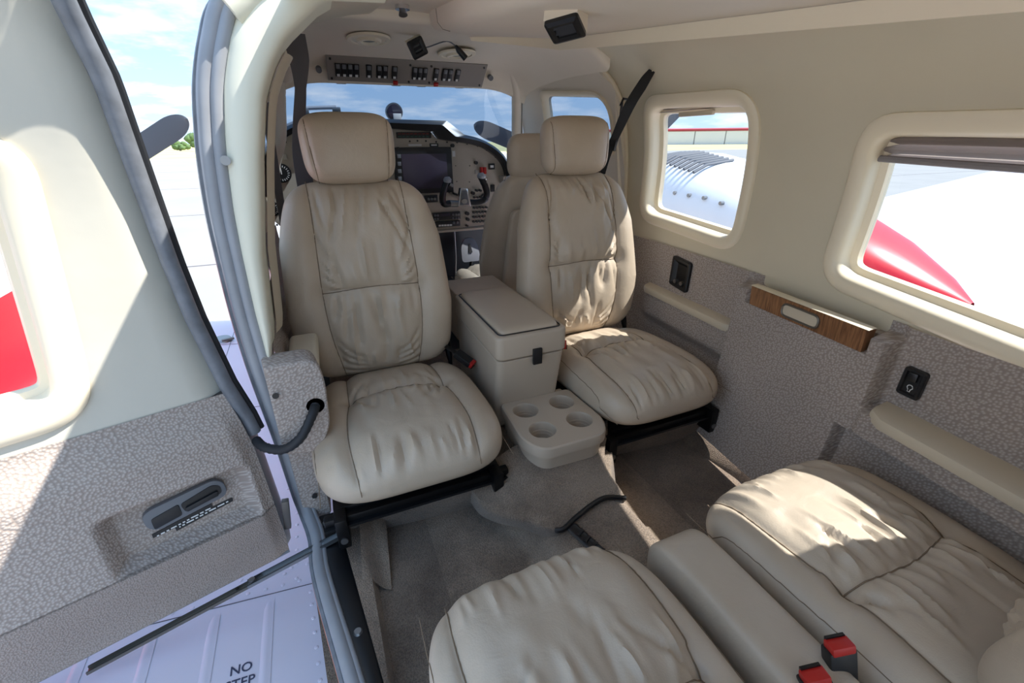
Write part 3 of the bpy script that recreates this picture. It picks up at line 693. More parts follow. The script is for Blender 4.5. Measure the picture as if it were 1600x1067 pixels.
def fab_off(s, z):
    bulge = .034 * ss(.547, .47, z) * 1.0
    e = ss(fe_(z), fe_(z) + .03, s)
    rec = ss(.050, .080, s) * (1 - ss(.262, .292, s)) * (1 - ss(.385, .415, z)) * ss(.286, .300, z)
    low = 1 - .55 * ss(.285, .170, z)
    return .004 + bulge * (.5 + .5 * e) * low - .036 * rec
ssz = sorted(set(np.round(list(np.linspace(.165, .549, 60)) + list(np.linspace(.28, .305, 14)) + list(np.linspace(.38, .42, 16)), 4)))
us = sorted(set(np.round(list(np.linspace(0, 1, 90)) + list(np.linspace(.02, .08, 16)) + list(np.linspace(.27, .34, 16)), 4)))
def fabpt(u, z): s = fe_(z) + (SE - fe_(z)) * u; return DS(s, z, fab_off(s, z))
up = [z for z in ssz if z >= .285]; lo = [z for z in ssz if z <= .2901]
fb = MB().grid([[fabpt(u, z) for z in up] for u in us]).build('fabric_panel', 'fabric', door)
MB().grid([[fabpt(u, z) for z in lo] for u in us]).build('lower_panel', 'fabric_fine', door)
# outer skin and edges of the door
g = [[DS(fe_(z) - .010, z, -.004) , DS(fe_(z) - .022, z, -.030), DS(fe_(z) - .020, z, -.050)] + [DS(s, z, -.052) for s in np.linspace(.05, SE, 8)] + [DS(SE, z, 0)] for z in np.linspace(.165, 1.165, 36)]
mbo = MB()
zz = np.linspace(.165, 1.165, 36)
osk = patch([(fe_(z) - .018, z) for z in zz] + [(SE, 1.165), (SE, .165)], [grow(DW, -.05)], lambda a, b: DS(a, b, -.055), .05).build('outer_skin', 'white_paint', door)
MB().grid([[DS(fe_(z) - .018, z, -.055), DS(fe_(z) - .012, z, -.02), DS(fe_(z), z, -.004)] for z in zz]).build('door_edge', 'frame_grey', door)
MB().grid([[DS(s, .166, -.055), DS(s, .166, .02)] for s in np.linspace(.03, SE, 10)]).build('door_bottom', 'frame_grey', door)
MB().tube([DS(fe_(z) - .012, z, .004) for z in np.linspace(.45, 1.2, 40)], .0125, 10).build('seal', 'rubber', door)
MB().tube([DS(fe_(z) - .026, z, -.006) for z in np.linspace(.45, 1.2, 40)], .007, 8).build('seal_outer', 'dark_rubber', door)
MB().box(DS(.014, .245, .008), (.014, .014, .075), Matrix.Rotation(.12, 3, 'Y')).build('edge_catch', 'bronze_rail', door, bevel=.002)
# recessed door handle
hp = thing('door_handle_set', '', '', (0, 0, 0)); bpy.data.objects.remove(hp)
def HP(a, b, h=0):     # handle plane: a along door outwards, b up
    s = .163 + a; z = .360 + b - .06 * a; return DS(s, z, fab_off(.16, .345) + h + .001)
hb = rpoly([(-.064, -.017), (.052, -.024), (.066, -.010), (.066, .016), (.052, .022), (-.050, .026), (-.064, .012)], .014, 4)
base = ring(hb, [(0, 0), (.0015, .009), (.006, .012), (.030, .0125)], HP, .01)
hdl = MB()
hdl.prism(resample(hb, .02), lambda a, b: HP(a, b, 0), lambda a, b: HP(a, b, .011))
hdl = hdl.build('handle', 'grey_plastic', door, bevel=.0025)
MB().prism(rpoly([(-.056, -.006), (.006, -.012), (.010, .008), (-.044, .018), (-.056, .010)], .006, 4), lambda a, b: HP(a, b, .0105), lambda a, b: HP(a, b, .0125)).build('finger_well', 'black_satin', hdl)
MB().prism(rpoly([(-.050, -.006), (.004, -.010), (.004, -.001), (-.050, .004)], .003, 3), lambda a, b: HP(a, b, .011), lambda a, b: HP(a, b, .017)).build('lever', 'black_plastic', hdl, bevel=.001)
MB().prism(rpoly([(.012, -.014), (.056, -.018), (.056, .004), (.012, .010)], .004, 3), lambda a, b: HP(a, b, .0105), lambda a, b: HP(a, b, .0128)).build('lever_plate', 'black_plastic', hdl, bevel=.0008)
pl_ = MB().prism([(-.068, -.0415), (.030, -.0480), (.030, -.0400), (.064, -.0400), (.064, -.0320), (-.034, -.0255), (-.034, -.0335), (-.068, -.0335)], lambda a, b: HP(a, b, -.0002), lambda a, b: HP(a, b, .0008)).build('placard', 'black_plastic', door)
for r_, (a0, a1) in ((-.036, (-.030, .058)), (-.041, (-.060, .024))):
    a = a0
    while a < a1:
        w_ = random.choice((.004, .006, .009, .012)); MB().prism([(a, r_ - .0012 - a * .06), (min(a1, a + w_), r_ - .0012 - a * .06), (min(a1, a + w_), r_ + .0012 - a * .06), (a, r_ + .0012 - a * .06)], lambda p, q: HP(p, q, .0008), lambda p, q: HP(p, q, .0012)).build('print_line', 'label_white', pl_); a += w_ + .003
# red flag latch and door stay
rt = tag(MB().prism([(-.012, -.005), (.008, -.006), (.012, 0), (.008, .006), (-.010, .005)], lambda a, b: (-.602 + a, .905 + b, .215), lambda a, b: (-.602 + a, .905 + b, .226)).build('red_tag', 'red_plastic', bevel=.002), 'small red plastic tag at the door hinge', 'tag')
stay = thing('door_stay', 'slotted bronze metal door stay reaching from sill to door bottom', 'door stay', (-.52, .77, .21))
a_, b_ = Vector((-.474, .775, .214)), Vector((-.93, .735, .118))
dvec = (b_ - a_).normalized(); sd = Vector((-dvec.y, dvec.x, 0)).normalized(); upn = dvec.cross(sd)
def chan(t0, t1, w, h, nm, m_, off=0):
    rows = []
    for t in (t0, t1):
        p = a_.lerp(b_, t) + Vector((0, 0, off)); rows.append([list(p + sd * w / 2 + Vector((0, 0, h))), list(p + sd * w / 2), list(p - sd * w / 2), list(p - sd * w / 2 + Vector((0, 0, h)))])
    mb = MB().grid(rows); mb.grid([[ [c[0], c[1], c[2]] for c in (Vector(r[0]) - sd * .002, Vector(r[1]) - sd * .002 + Vector((0, 0, .002)), Vector(r[2]) + sd * .002 + Vector((0, 0, .002)), Vector(r[3]) + sd * .002)] for r in rows]); return mb.build(nm, m_, stay)
chan(0, .42, .017, .008, 'channel', 'steel'); chan(.36, 1, .014, .007, 'slider', 'bronze_rail', -.001)
MB().cyl(a_.lerp(b_, .40) + Vector((0, 0, .010)), (0, 0, 1), .006, .004, 14).build('pivot', 'steel', stay)
MB().cyl(a_.lerp(b_, .46) + Vector((0, 0, .008)), (0, 0, 1), .003, .003, 10).build('rivet', 'screw', stay)

# ------------------------------------------------------------------ upholstery
def pillow(W, Ln, T, Tb, k=5, p=3.2, res=(110, 110), disp=None, M=None, bow=None):
    """puffed cushion: half-width function W(t), length Ln, crown T above and Tb below the welt; disp(x,y) adds relief on top"""
    a, b = res
    su = np.sin(np.linspace(-1, 1, a) * math.pi / 2); sv = np.sin(np.linspace(-1, 1, b) * math.pi / 2)
    U, V = np.meshgrid(su, sv, indexing='ij')
    r = np.maximum(np.abs(U), np.abs(V)); hy = np.hypot(U, V) + 1e-9; cu, cv = U / hy, V / hy
    f = r / (np.abs(cu) ** k + np.abs(cv) ** k) ** (1 / k); X, Yv = cu * f, cv * f
    t = (Yv + 1) / 2
    x = X * np.vectorize(W)(np.clip(t, 0, 1)); y = t * Ln
    h = np.clip(1 - r ** p, 0, 1) ** (1 / 2.4)
    zt = T * h; zb = -Tb * h
    if disp is not None:
        zt = zt + disp(x, y) * np.clip(h * 1.6, 0, 1)
    if bow is not None: bz = bow(x, y); zt = zt + bz; zb = zb + bz
    top = np.stack([x, y, zt], -1); bot = np.stack([x, y, zb], -1)
    mb = MB(); mb.grid(top); mb.grid(bot, flip=True)
    if M is not None: mb.v = [tuple(M @ Vector(v)) for v in mb.v]
    def at(px, py, lift=0):      # a point on the top surface
        i = np.argmin((x - px) ** 2 + (y - py) ** 2); q = Vector((px, py, float(zt.flat[i]) + lift)); return (M @ q) if M is not None else q
    return mb, at
def relief(seams, wrinkles):
    def d(x, y):
        P = np.stack([x, y], -1); z = np.zeros_like(x)
        for s_ in seams:
            q, _ = segdist(P, s_); z -= .0095 * np.exp(-(q / .022) ** 2) + .0045 * np.exp(-(q / .006) ** 2)
        for poly, amp, sg in wrinkles:
            q, t = segdist(P, poly); z += 1.55 * amp * np.exp(-(q / sg) ** 2) * np.sin(np.clip(t, .02, .98) * math.pi) ** .6
        return z
    return d
def fan(rng, x0, x1, y0, y1, n, amp=.0030, lean=.015, sg=(.004, .009)):
    """soft puckers running away from a gathered seam"""
    out = []
    for i in range(n):
        x = x0 + (x1 - x0) * (i + .2 + .6 * rng.random()) / n; L_ = (.35 + .65 * rng.random()); dxx = (rng.random() - .5) * 2 * lean
        pts = [(x, y0), (x + dxx * .4 + (rng.random() - .5) * .006, y0 + (y1 - y0) * L_ * .5), (x + dxx, y0 + (y1 - y0) * L_)]
        s_ = 1 if rng.random() > .45 else -1.15
        out.append((smooth_path(pts, 4), s_ * amp * (.5 + .7 * rng.random()), sg[0] + (sg[1] - sg[0]) * rng.random()))
    return out
def add_seams(at, seams, parent, mat='seam', r=.0011, name='stitching'):
    for s_ in seams:
        MB().tube([at(a, b, .0006) for a, b in resample(s_, .008, False)], r, 5).build(name, mat, parent)

def cushion(parent, Wd, Ln, zc, seed, mat, tr_y=.27, res=(120, 120), xo=.118):
    rng = random.Random(seed)
    W = lambda t: Wd * (1 - .10 * max(0, (t - .55) / .45) ** 2 - .02 * (1 - t))
    s1 = smooth_path([(-xo * 1.02, .0), (-xo * 1.08, .10), (-xo * 1.05, .19), (-xo * .98, tr_y), (-xo * .95, Ln)], 6)
    s2 = [(-a, b) for a, b in s1]; s3 = smooth_path([(-xo * .98, tr_y), (0, tr_y + .012), (xo * .98, tr_y)], 6)
    s4 = smooth_path([(-Wd * .93, .0), (-Wd * .94, .2), (-Wd * .86, Ln)], 6); s5 = [(-a, b) for a, b in s4]
    wr = fan(rng, -xo * .92, xo * .92, tr_y, tr_y - .12, 11, .0042, .02) + fan(rng, -xo * .9, xo * .9, tr_y, tr_y + .13, 9, .0042, .02)
    wr += fan(rng, -xo, xo, .0, .10, 13, .0045, .012, (.004, .008)) + fan(rng, -xo * .9, xo * .9, .10, tr_y, 3, .003, .03, (.010, .02))
    wr += fan(rng, -Wd * .9, -xo * 1.1, .02, .16, 3, .0016, .02, (.01, .02)) + fan(rng, xo * 1.1, Wd * .9, .02, .16, 3, .0016, .02, (.01, .02))
    for sx in (-1, 1):
        for k in range(4): a = tr_y + (rng.random() - .5) * .03; wr.append(([(sx * xo * .97, a), (sx * xo * (.75 - .1 * k), a + (-1) ** k * (.03 + .02 * k))], -.0035, .006))
    bow = lambda x, y: .020 * np.cos((y / Ln - .25) * 2.2) - .055 * np.clip(.10 - y, 0, 1) ** 1.2 - .0
    mb, at = pillow(W, Ln, .072, .060, 4.6, 4.0, res, relief([s1, s2, s3, s4[:], s5[:]][:3], wr), Matrix.Translation((0, 0, zc)), bow)
    o = mb.build('cushion', mat, parent, merge=True)
    add_seams(at, [s1, s2, s3], o)
    add_seams(at, [s4, s5], o, r=.0008)
    return o
def backrest(parent, Wb, Wm, Wt, Ln, y0, z0, rec, seed, mat, res=(110, 130), T=.075, hs=.47, xo=.112, bx=0):
    rng = random.Random(seed)
    M = Matrix(((1, 0, 0, bx), (0, math.sin(rec), -math.cos(rec), y0), (0, math.cos(rec), math.sin(rec), z0), (0, 0, 0, 1)))
    def W(t): return float(np.interp(t, [0, .12, .35, .7, .92, 1], [Wb, (Wb + Wm) / 2 + .004, Wm, (Wm + Wt) / 2 + .008, Wt + .004, Wt - .012]))
    h = hs * Ln
    s1 = smooth_path([(-xo * .86, 0), (-xo * 1.02, h * .55), (-xo * 1.05, h), (-xo * 1.02, h * 1.35), (-xo * .98, Ln * .86), (-xo * .99, Ln)], 6); s2 = [(-a, b) for a, b in s1]
    s3 = smooth_path([(-xo * 1.05, h), (0, h + .006), (xo * 1.05, h)], 5)
    wr = fan(rng, -xo * .95, xo * .95, Ln * .97, Ln * .70, 9, .0042, .03, (.005, .012)) + fan(rng, -xo * .95, xo * .95, h, h + .14, 7, .0030, .02, (.006, .012)) + fan(rng, -xo * .95, xo * .95, h, h - .16, 8, .0040, .03, (.006, .012)) + fan(rng, -xo * .9, xo * .9, .03, .12, 8, .0035, .02)
    for sx in (-1, 1):
        for k in range(5): wr.append((smooth_path([(sx * xo * 1.0, h + .012 + .035 * k), (sx * xo * .86, h + .008 + .022 * k), (sx * xo * .62, h + .004 + .010 * k)], 4), -.0034, .005))
        for k in range(4): wr.append((smooth_path([(sx * xo * .95, .03 + .03 * k), (sx * xo * .7, .02 + .02 * k), (sx * xo * .3, .015 + .012 * k)], 4), -.0032, .006))
    wr.append((smooth_path([(xo * .35, Ln * .93), (xo * .62, Ln * .80), (xo * .98, Ln * .62)], 5), -.0045, .006)); wr.append((smooth_path([(xo * .62, Ln * .95), (xo * .85, Ln * .84), (xo * 1.0, Ln * .72)], 5), -.004, .006))
    wr.append((smooth_path([(0, h - .01), (.01, h - .08), (.02, h - .15)], 5), -.004, .008))
    bow = lambda x, y: .015 * np.sin(y / Ln * 3.0) - .25 * np.clip(y - Ln * .90, 0, 1) + .55 * np.clip(np.abs(x) - xo * .9, 0, 1) ** 1.6
    mb, at = pillow(W, Ln, T, .055, 7, 4.0, res, relief([s1, s2, s3], [(a_, b_ * 1.45, c_ * .9) for a_, b_, c_ in wr]), M, bow)
    o = mb.build('backrest', mat, parent, merge=True)
    add_seams(at, [s1, s2, s3], o)
    return o, M
def headrest(parent, Wd, Ht, y, z, rec, mat, T=.06, res=(70, 70), bx=0):
    M = Matrix(((1, 0, 0, bx), (0, math.sin(rec), -math.cos(rec), y), (0, math.cos(rec), math.sin(rec), z), (0, 0, 0, 1)))
    W = lambda t: Wd * (1.0 - .05 * (1 - t) ** 2)
    sL = smooth_path([(-Wd * .74, .004), (-Wd * .80, Ht * .45), (-Wd * .84, Ht * .88)], 8); sR = [(-a, b) for a, b in sL]
    mb, at = pillow(W, Ht, T, T * .7, 4.2, 2.8, res, relief([], [(s_, -.0025, .004) for s_ in (sL, sR)]), M)
    o = mb.build('headrest', mat, parent, merge=True); add_seams(at, [sL, sR], o, r=.0009)
    for sx in (-1, 1): MB().tube([M @ Vector((sx * .035, -.06, -.005)), M @ Vector((sx * .035, .03, -.005))], .006, 10).build('headrest_post', 'chrome', o)
    return o
def cabin_seat(cx, lab, seed, Wc, bx, Wt):
    t = thing('passenger_seat', lab, 'seat', (cx, .70, FZ), group='two aft-facing cabin seats', local=True)
    cushion(t, Wc, .475, .185, seed, 'leather')
    backrest(t, .182, .208, Wt, .50, .455, .235, math.radians(9), seed + 1, 'leather', bx=bx)
    headrest(t, .108, .158, .510, .722, math.radians(4), 'leather', bx=bx)
    sf = rbox('seat_pan', (0, .26, .128), (.36, .40, .016), 'black_metal', t, .003)
    bar = MB(); bar.box((0, .052, .112), (.40, .020, .028)); bar.build('front_bar', 'black_metal', t, bevel=.004)
    b2_ = MB(); b2_.box((0, .040, .107), (.40, .014, .006)); b2_.build('bar_rib', 'black_satin', t)
    for sx in (-1, 1):
        lg = MB().prism([(.022, .062), (.090, .062), (.090, .135), (.022, .135)], lambda a, b: (sx * .168 - .012, a, b), lambda a, b: (sx * .168 + .012, a, b)).build('leg', 'black_metal', t, bevel=.004)
        MB().cyl((sx * .168, .024, .084), (0, 1, 0), .007, .010, 14).build('bolt', 'steel', lg)
        MB().box((sx * .168, .25, .118), (.022, .42, .024)).build('side_rail', 'black_metal', t, bevel=.004)
    for sx in (-1, 1):
        MB().tube([(sx * .185, .45, .14), (sx * .19, .49, .22), (sx * .185, .52, .34)], .010, 8).build('recliner_arm', 'black_metal', t)
    return t
cabin_seat(-.305, 'beige leather cabin seat nearest the open door, facing the camera', 11, .208, -.012, .166)
cabin_seat(.340, 'beige leather cabin seat beside the far wall, half in sunlight', 23, .196, -.034, .156)
def rear_seat(cx, lab, seed, Wd):
    t = thing('rear_seat', lab, 'seat', (cx, .435, FZ), math.pi, group='two forward-facing rear seats', local=True)
    cushion(t, Wd, .47, .170, seed, 'leather_rear', tr_y=.235, res=(150, 150), xo=.128)
    backrest(t, .160, .170, .135, .52, .40, .235, math.radians(20), seed + 1, 'leather_rear')
    headrest(t, .11, .15, .56, .73, math.radians(20), 'leather_rear')
    return t
rear_seat(.306, 'beige leather rear seat by the far wall, front edge lit by a sun patch', 31, .197)
rear_seat(-.205, 'beige leather rear seat at the bottom of the picture, closest to the camera', 47, .182)
# padded centre armrest between the rear seats
ca = thing('centre_cushion', 'narrow beige leather pad between the two rear seats', 'cushion', (.026, .20, FZ))
mb, at = pillow(lambda t: .050, .46, .050, .08, 12, 7, (50, 90), relief([], []), Matrix.Translation((.044, -.065, .352)))
pad = mb.build('pad', 'leather_rear', ca, merge=True)
# copilot and pilot seats, seen from behind
def cockpit_seat(cx, y, lab, seed):
    t = thing('cockpit_seat', lab, 'seat', (cx, y, FZ), math.pi, group='forward-facing cockpit seats', local=True)
    cushion(t, .20, .46, .20, seed, 'leather', res=(60, 60))
    b, M = backrest(t, .165, .185, .125, .50, .44, .22, math.radians(10), seed + 1, 'leather', (60, 60))
    headrest(t, .102, .15, .525, .690, math.radians(6), 'leather', .055, (50, 50))
    MB().box((0, .2, .06), (.34, .36, .12)).build('seat_base', 'black_metal', t, bevel=.01)
    # upholstered shell on the back
    MB().prism(rpoly([(-.135, .26), (.135, .26), (.115, .60), (-.115, .60)], .03, 5), lambda a, b_: (a, .515 + (b_ - .25) * .17, b_), lambda a, b_: (a, .545 + (b_ - .25) * .17, b_)).build('back_shell', 'leather', t, bevel=.01, seg=3)
    return t
cockpit_seat(.315, 2.03, 'beige leather copilot seat facing the instrument panel, behind the far cabin seat', 61)
cockpit_seat(-.32, 2.02, 'beige leather pilot seat hidden behind the near cabin seat', 71)

# ------------------------------------------------------------------ buckles and belts
def buckle(p, d, up, lab, group, sc=1.0):
    d = Vector(d).normalized(); sx = d.cross(Vector(up)).normalized(); n_ = sx.cross(d)
    M = Matrix((sx, d, n_)).transposed()
    t = thing('belt_buckle', lab, 'buckle', p, group=group)
    P = lambda a, b, c: Vector(p) + M @ Vector((a * sc, b * sc, c * sc))
    MB().box(P(0, -.012, 0), (.034 * sc, .058 * sc, .018 * sc), M).build('buckle_body', 'black_plastic', t, bevel=.003)
    MB().box(P(0, .0195, .0015), (.029 * sc, .012 * sc, .0175 * sc), M).build('release_button', 'red_plastic', t, bevel=.0025)
    MB().box(P(0, .0225, -.0065), (.024 * sc, .010 * sc, .004 * sc), M).build('slot', 'black_satin', t)
    MB().tube([P(0, -.04, 0), P(0, -.08, -.004)], .010 * sc, 8, flat=.35).build('stalk', 'black_metal', t)
    return t
buckle((-.100, 1.055, .425), (.55, -.55, -.45), (0, 0, 1), 'red and black belt buckle between the near seat and the console', 'seat belt buckles', .9)
buckle((.148, .985, .455), (.75, -.5, .1), (0, 0, 1), 'red and black belt buckle lying on the far seat beside the console', 'seat belt buckles', .95)
buckle((.080, .145, .408), (-.08, .28, 1), (-.3, -.95, 0), 'tall red and black belt buckle standing between the rear seats', 'seat belt buckles', .98)
buckle((.032, .138, .395), (-.15, .25, 1), (-.3, -.95, 0), 'lower red and black belt buckle at the bottom edge between the rear seats', 'seat belt buckles', .98)
def belt(path, w, side, name, lab, mat='webbing', n=8):
    if hasattr(w, '__len__'): w = list(np.interp(np.linspace(0, 1, (len(path) - 1) * n + 1), np.linspace(0, 1, len(w)), w))
    t = thing(name, lab, 'seat belt', path[-1]); MB().ribbon(smooth_path(path, n), w, side, .0012).build('webbing', mat, t); return t
belt([(-.395, 1.34, 1.215), (-.392, 1.33, 1.16), (-.400, 1.325, 1.10), (-.418, 1.32, 1.02), (-.428, 1.32, .95), (-.430, 1.33, .86), (-.43, 1.36, .70)], [.054, .046, .026, .030, .038, .042, .044], (.96, .25, 0), 'shoulder_belt', 'dark grey shoulder belt hanging behind the near headrest')
belt([(-.497, 1.55, 1.12), (-.498, 1.55, 1.06), (-.500, 1.54, 1.03), (-.505, 1.53, .92), (-.510, 1.50, .80), (-.515, 1.48, .62), (-.53, 1.46, .45)], .030, (.6, .8, 0), 'shoulder_belt', 'thin grey pilot shoulder belt beside the door post', 'webbing_grey')
rbx = belt([(.548, 1.20, 1.172), (.530, 1.20, 1.150), (.502, 1.20, 1.11), (.478, 1.205, 1.07), (.465, 1.235, 1.0), (.458, 1.275, .93), (.455, 1.32, .8)], [.020, .036, .042, .040, .030, .030, .03], (.8, -.6, .25), 'shoulder_belt', 'black shoulder belt hanging by the far window', 'webbing_black')
MB().ribbon(smooth_path([(.492, 1.26, 1.085), (.487, 1.255, 1.05), (.482, 1.25, 1.00), (.470, 1.25, .95)], 6), .030, (.7, .7, 0), .0012).build('webbing_fold', 'webbing_black', rbx)
MB().tube([(.480, 1.25, 1.075), (.488, 1.25, 1.094), (.506, 1.25, 1.092), (.512, 1.25, 1.072)], .004, 8).build('guide_loop', 'black_metal', rbx)
MB().box((.556, 1.20, 1.185), (.006, .012, .06), Matrix.Rotation(.5, 3, 'Y')).build('anchor_slot', 'trim_cream', rbx, bevel=.002)
belt([(.520, .155, .40), (.505, .11, .385), (.49, .05, .37), (.47, -.03, .36)], .038, (0, .3, 1), 'lap_belt', 'black lap belt end between the rear seat and the far wall')

# ------------------------------------------------------------------ centre console with cup tray
co = thing('centre_console', 'beige plastic storage console with padded lid between the cabin seats', 'console', (.02, 1.04, FZ + .1))
KX0, KX1, KY0, KY1 = -.078, .112, .872, 1.235
def boxr(x0, x1, y0, y1, z0, z1, nm, mat, par, r=.02, bev=.006, lip=0):
    return MB().prism(rpoly([(x0, y0), (x1, y0), (x1, y1), (x0, y1)], r, 4), lambda a, b: (a, b, z0), lambda a, b: (a + (lip * (1 if a > (x0 + x1) / 2 else -1)), b, z1)).build(nm, mat, par, bevel=bev, seg=3)
MB().prism(rpoly([(KX0 + .004, KY0 + .004), (KX1 - .004, KY0 + .004), (KX1 - .004, KY1), (KX0 + .004, KY1)], .02, 4), lambda a, b: (a * .98, b + (.042 if b < 1.0 else 0), .28), lambda a, b: (a, b, .495)).build('body', 'console_plastic', co, bevel=.006, seg=3)
lidb = boxr(KX0, KX1, KY0, KY1, .498, .560, 'lid', 'console_plastic', co, .02, .008)
mb, at = pillow(lambda t: .080, .335, .016, .004, 14, 8, (40, 60), None, Matrix.Translation((.017, .888, .560)))
mb.build('lid_pad', 'console_pad', lidb, merge=True)
MB().tube([Vector((a, b, .5605)) for a, b in rpoly([(-.066, .886), (.100, .886), (.100, 1.226), (-.066, 1.226)], .015, 4)] + [Vector((-.066, .90, .5605))], .002, 6).build('pad_seam', 'black_satin', lidb)
rbox('latch', (.026, KY0 - .004, .498), (.024, .008, .042), 'black_plastic', co, .002)
boxr(KX0 + .01, KX1, 1.243, 1.40, .40, .556, 'forward_cover', 'console_plastic', co, .01, .004)
rbox('cover_gap', (.03, 1.241, .548), (.14, .014, .012), 'black_satin', co, .001)
# tray with four recessed holders
tray_o = rpoly([(-.056, .902), (-.066, .745), (-.040, .694), (.118, .694), (.146, .745), (.136, .902)], [.01, .03, .045, .045, .03, .01], 6)
CUPS = [(-.012, .853), (.090, .851), (-.010, .762), (.092, .764)]
circ = lambda c, r, n=28: [(c[0] + r * math.cos(2 * math.pi * i / n), c[1] + r * math.sin(2 * math.pi * i / n)) for i in range(n)]
tr = thing('cup_tray', 'beige plastic tray with four cup holders in front of the console', 'cup holder', (.04, .80, .27))
ty = patch(tray_o, [circ(c, .033) for c in CUPS], lambda a, b: (a, b, .360), .012)
ty.build('tray_top', 'console_plastic', tr)
def outl(off, z, k=1.0):
    c = np.array([.04, .80]); return [((np.array(p) - c) * k * np.array([1, 1]) + c).tolist() + [z] for p in grow(tray_o, off)]
MB().grid([outl(0, .360), outl(.004, .3575), outl(.0055, .352), outl(.005, .334), outl(.0, .331), outl(-.003, .329), outl(-.010, .262), outl(-.02, .256)], closev=True).build('tray_skirt', 'console_plastic', tr)
for c in CUPS:
    rows = [[(a, b, z) for a, b in circ(c, r)] for r, z in ((.0335, .360), (.0325, .3585), (.0318, .354), (.0305, .338), (.0295, .3375), (.0288, .330), (.0282, .3295), (.0275, .318), (.022, .3165), (.001, .3165))]
    MB().grid(rows, closev=True).build('cup_well', 'console_plastic', tr)
rbx_ = rbox('tray_neck', (.04, .905, .312), (.17, .030, .09), 'console_plastic', tr, .006)

# ------------------------------------------------------------------ fittings on the far wall
def armledge(name, lab, Ya, Yb, z, off, w, h=.012):
    t = thing(name, lab, 'armrest', RS((Ya + Yb) / 2, z, off)); g = []
    for Y in np.linspace(Ya, Yb, 24):
        e = min(1, (Y - min(Ya, Yb)) / .02, (max(Ya, Yb) - Y) / .02); o_ = off * (.75 + .25 * max(0, e)); x0 = wx(Y, z)
        g.append([(x0 - .002, Y, z + h + .004), (x0 - o_ + .012, Y, z + h), (x0 - o_ + .003, Y, z + h - .004), (x0 - o_, Y, z + h - .011), (x0 - o_ + .002, Y, z - h), (x0 - .002, Y, z - h - .002)])
    mb = MB().grid(g, closev=True); mb.f.append(tuple(range(6))); mb.f.append(tuple(range(len(mb.v) - 6, len(mb.v)))); mb.build('pad', 'armrest_vinyl', t); return t
armledge('wall_armrest', 'short beige armrest ledge on the wall beside the far cabin seat', .800, 1.205, .503, .046, .05)
armledge('wall_armrest', 'long beige armrest ledge on the wall below the grey-blind window', -.25, .388, .497, .078, .05)
# wood-faced pull handle in the panel's top recess
hd = thing('pull_handle', 'wood-veneer pull handle with brass insert set in the side panel', 'handle', RS(.615, .62, .05))
def HW(Y, z, h): return Vector(RS(Y, z, h))
g = [[HW(Y, z, .060 + (z - .62) * .1) for z in (.600, .625, .648)] for Y in np.linspace(.445, .737, 12)]
mbw = MB()
rows = [[list(HW(Y, .600, .030)), list(HW(Y, .600, .056)), list(HW(Y, .645, .060)), list(HW(Y, .647, .058))] for Y in np.linspace(.445, .737, 12)]
mbw.grid(rows); k = len(mbw.v); mbw.add([HW(.445, .600, .03), HW(.445, .600, .056), HW(.445, .645, .060), HW(.445, .645, .03)], [(0, 1, 2, 3)]); mbw.add([HW(.737, .600, .03), HW(.737, .600, .056), HW(.737, .645, .060), HW(.737, .645, .03)], [(0, 1, 2, 3)])
mbw.build('wood_face', 'wood', hd, bevel=0)
MB().grid([[list(HW(Y, .6475, .0600)), list(HW(Y, .649, .055)), list(HW(Y, .649, .035)), list(HW(Y, .645, .028))] for Y in np.linspace(.441, .741, 12)]).build('handle_top', 'trim_cream', hd)
ol_ = rpoly([(.540, .606), (.640, .606), (.640, .640), (.540, .640)], .017, 6)
ring(ol_, [(0, .057), (.001, .062), (.003, .0635), (.005, .062), (.006, .058)], RS, .008).build('insert_rim', 'bronze_rail', hd)
patch(grow(ol_, -.005), [], lambda a, b: RS(a, b, .0605), .02).build('insert', 'armrest_vinyl', hd)
# black socket box
sb = thing('headset_socket', 'black recessed headset socket box on the fabric wall behind the far seat', 'socket', RS(1.05, .588, .01))
so_ = rpoly([(1.098, .545), (1.012, .535), (1.012, .632), (1.098, .640)], .010, 4)
ring(so_, [(0, .008), (.0, .019), (.003, .022), (.010, .022), (.013, .018), (.022, .011)], RS, .01).build('socket_rim', 'black_plastic', sb)
patch(grow(so_, -.012), [], lambda a, b: RS(a, b, .0115), .02).build('socket_back', 'black_satin', sb)
for Y in (1.070, 1.040):
    MB().cyl(RS(Y, .560, .016), (1, 0, 0), .0065, .012, 14).build('jack', 'steel', sb)
# light switch plate
sw = thing('light_switch', 'black light switch plate with lamp symbol above the long armrest', 'switch', RS(.36, .57, .012))
wo_ = rpoly([(.380, .541), (.342, .541), (.342, .596), (.380, .596)], .006, 4)
ring(wo_, [(0, .009), (0, .020), (.002, .022), (.006, .022), (.008, .019)], RS, .01).build('plate_rim', 'black_plastic', sw)
patch(grow(wo_, -.006), [], lambda a, b: RS(a, b, .0185), .02).build('plate_face', 'black_plastic', sw)
MB().box(RS(.361, .582, .021), (.010, .014, .017)).build('rocker', 'black_satin', sw, bevel=.002)
sy = [RS(.361 + .0045 * math.cos(a), .560 + .0045 * math.sin(a), .0190) for a in np.linspace(-1.1, math.pi + 1.1, 14)]
MB().tube(sy, .0009, 5).build('lamp_symbol', 'label_white', sw)
MB().tube([RS(.363, .5555, .0190), RS(.363, .5515, .0190), RS(.359, .5515, .0190), RS(.359, .5555, .0190)], .0008, 5).build('lamp_symbol_base', 'label_white', sw)

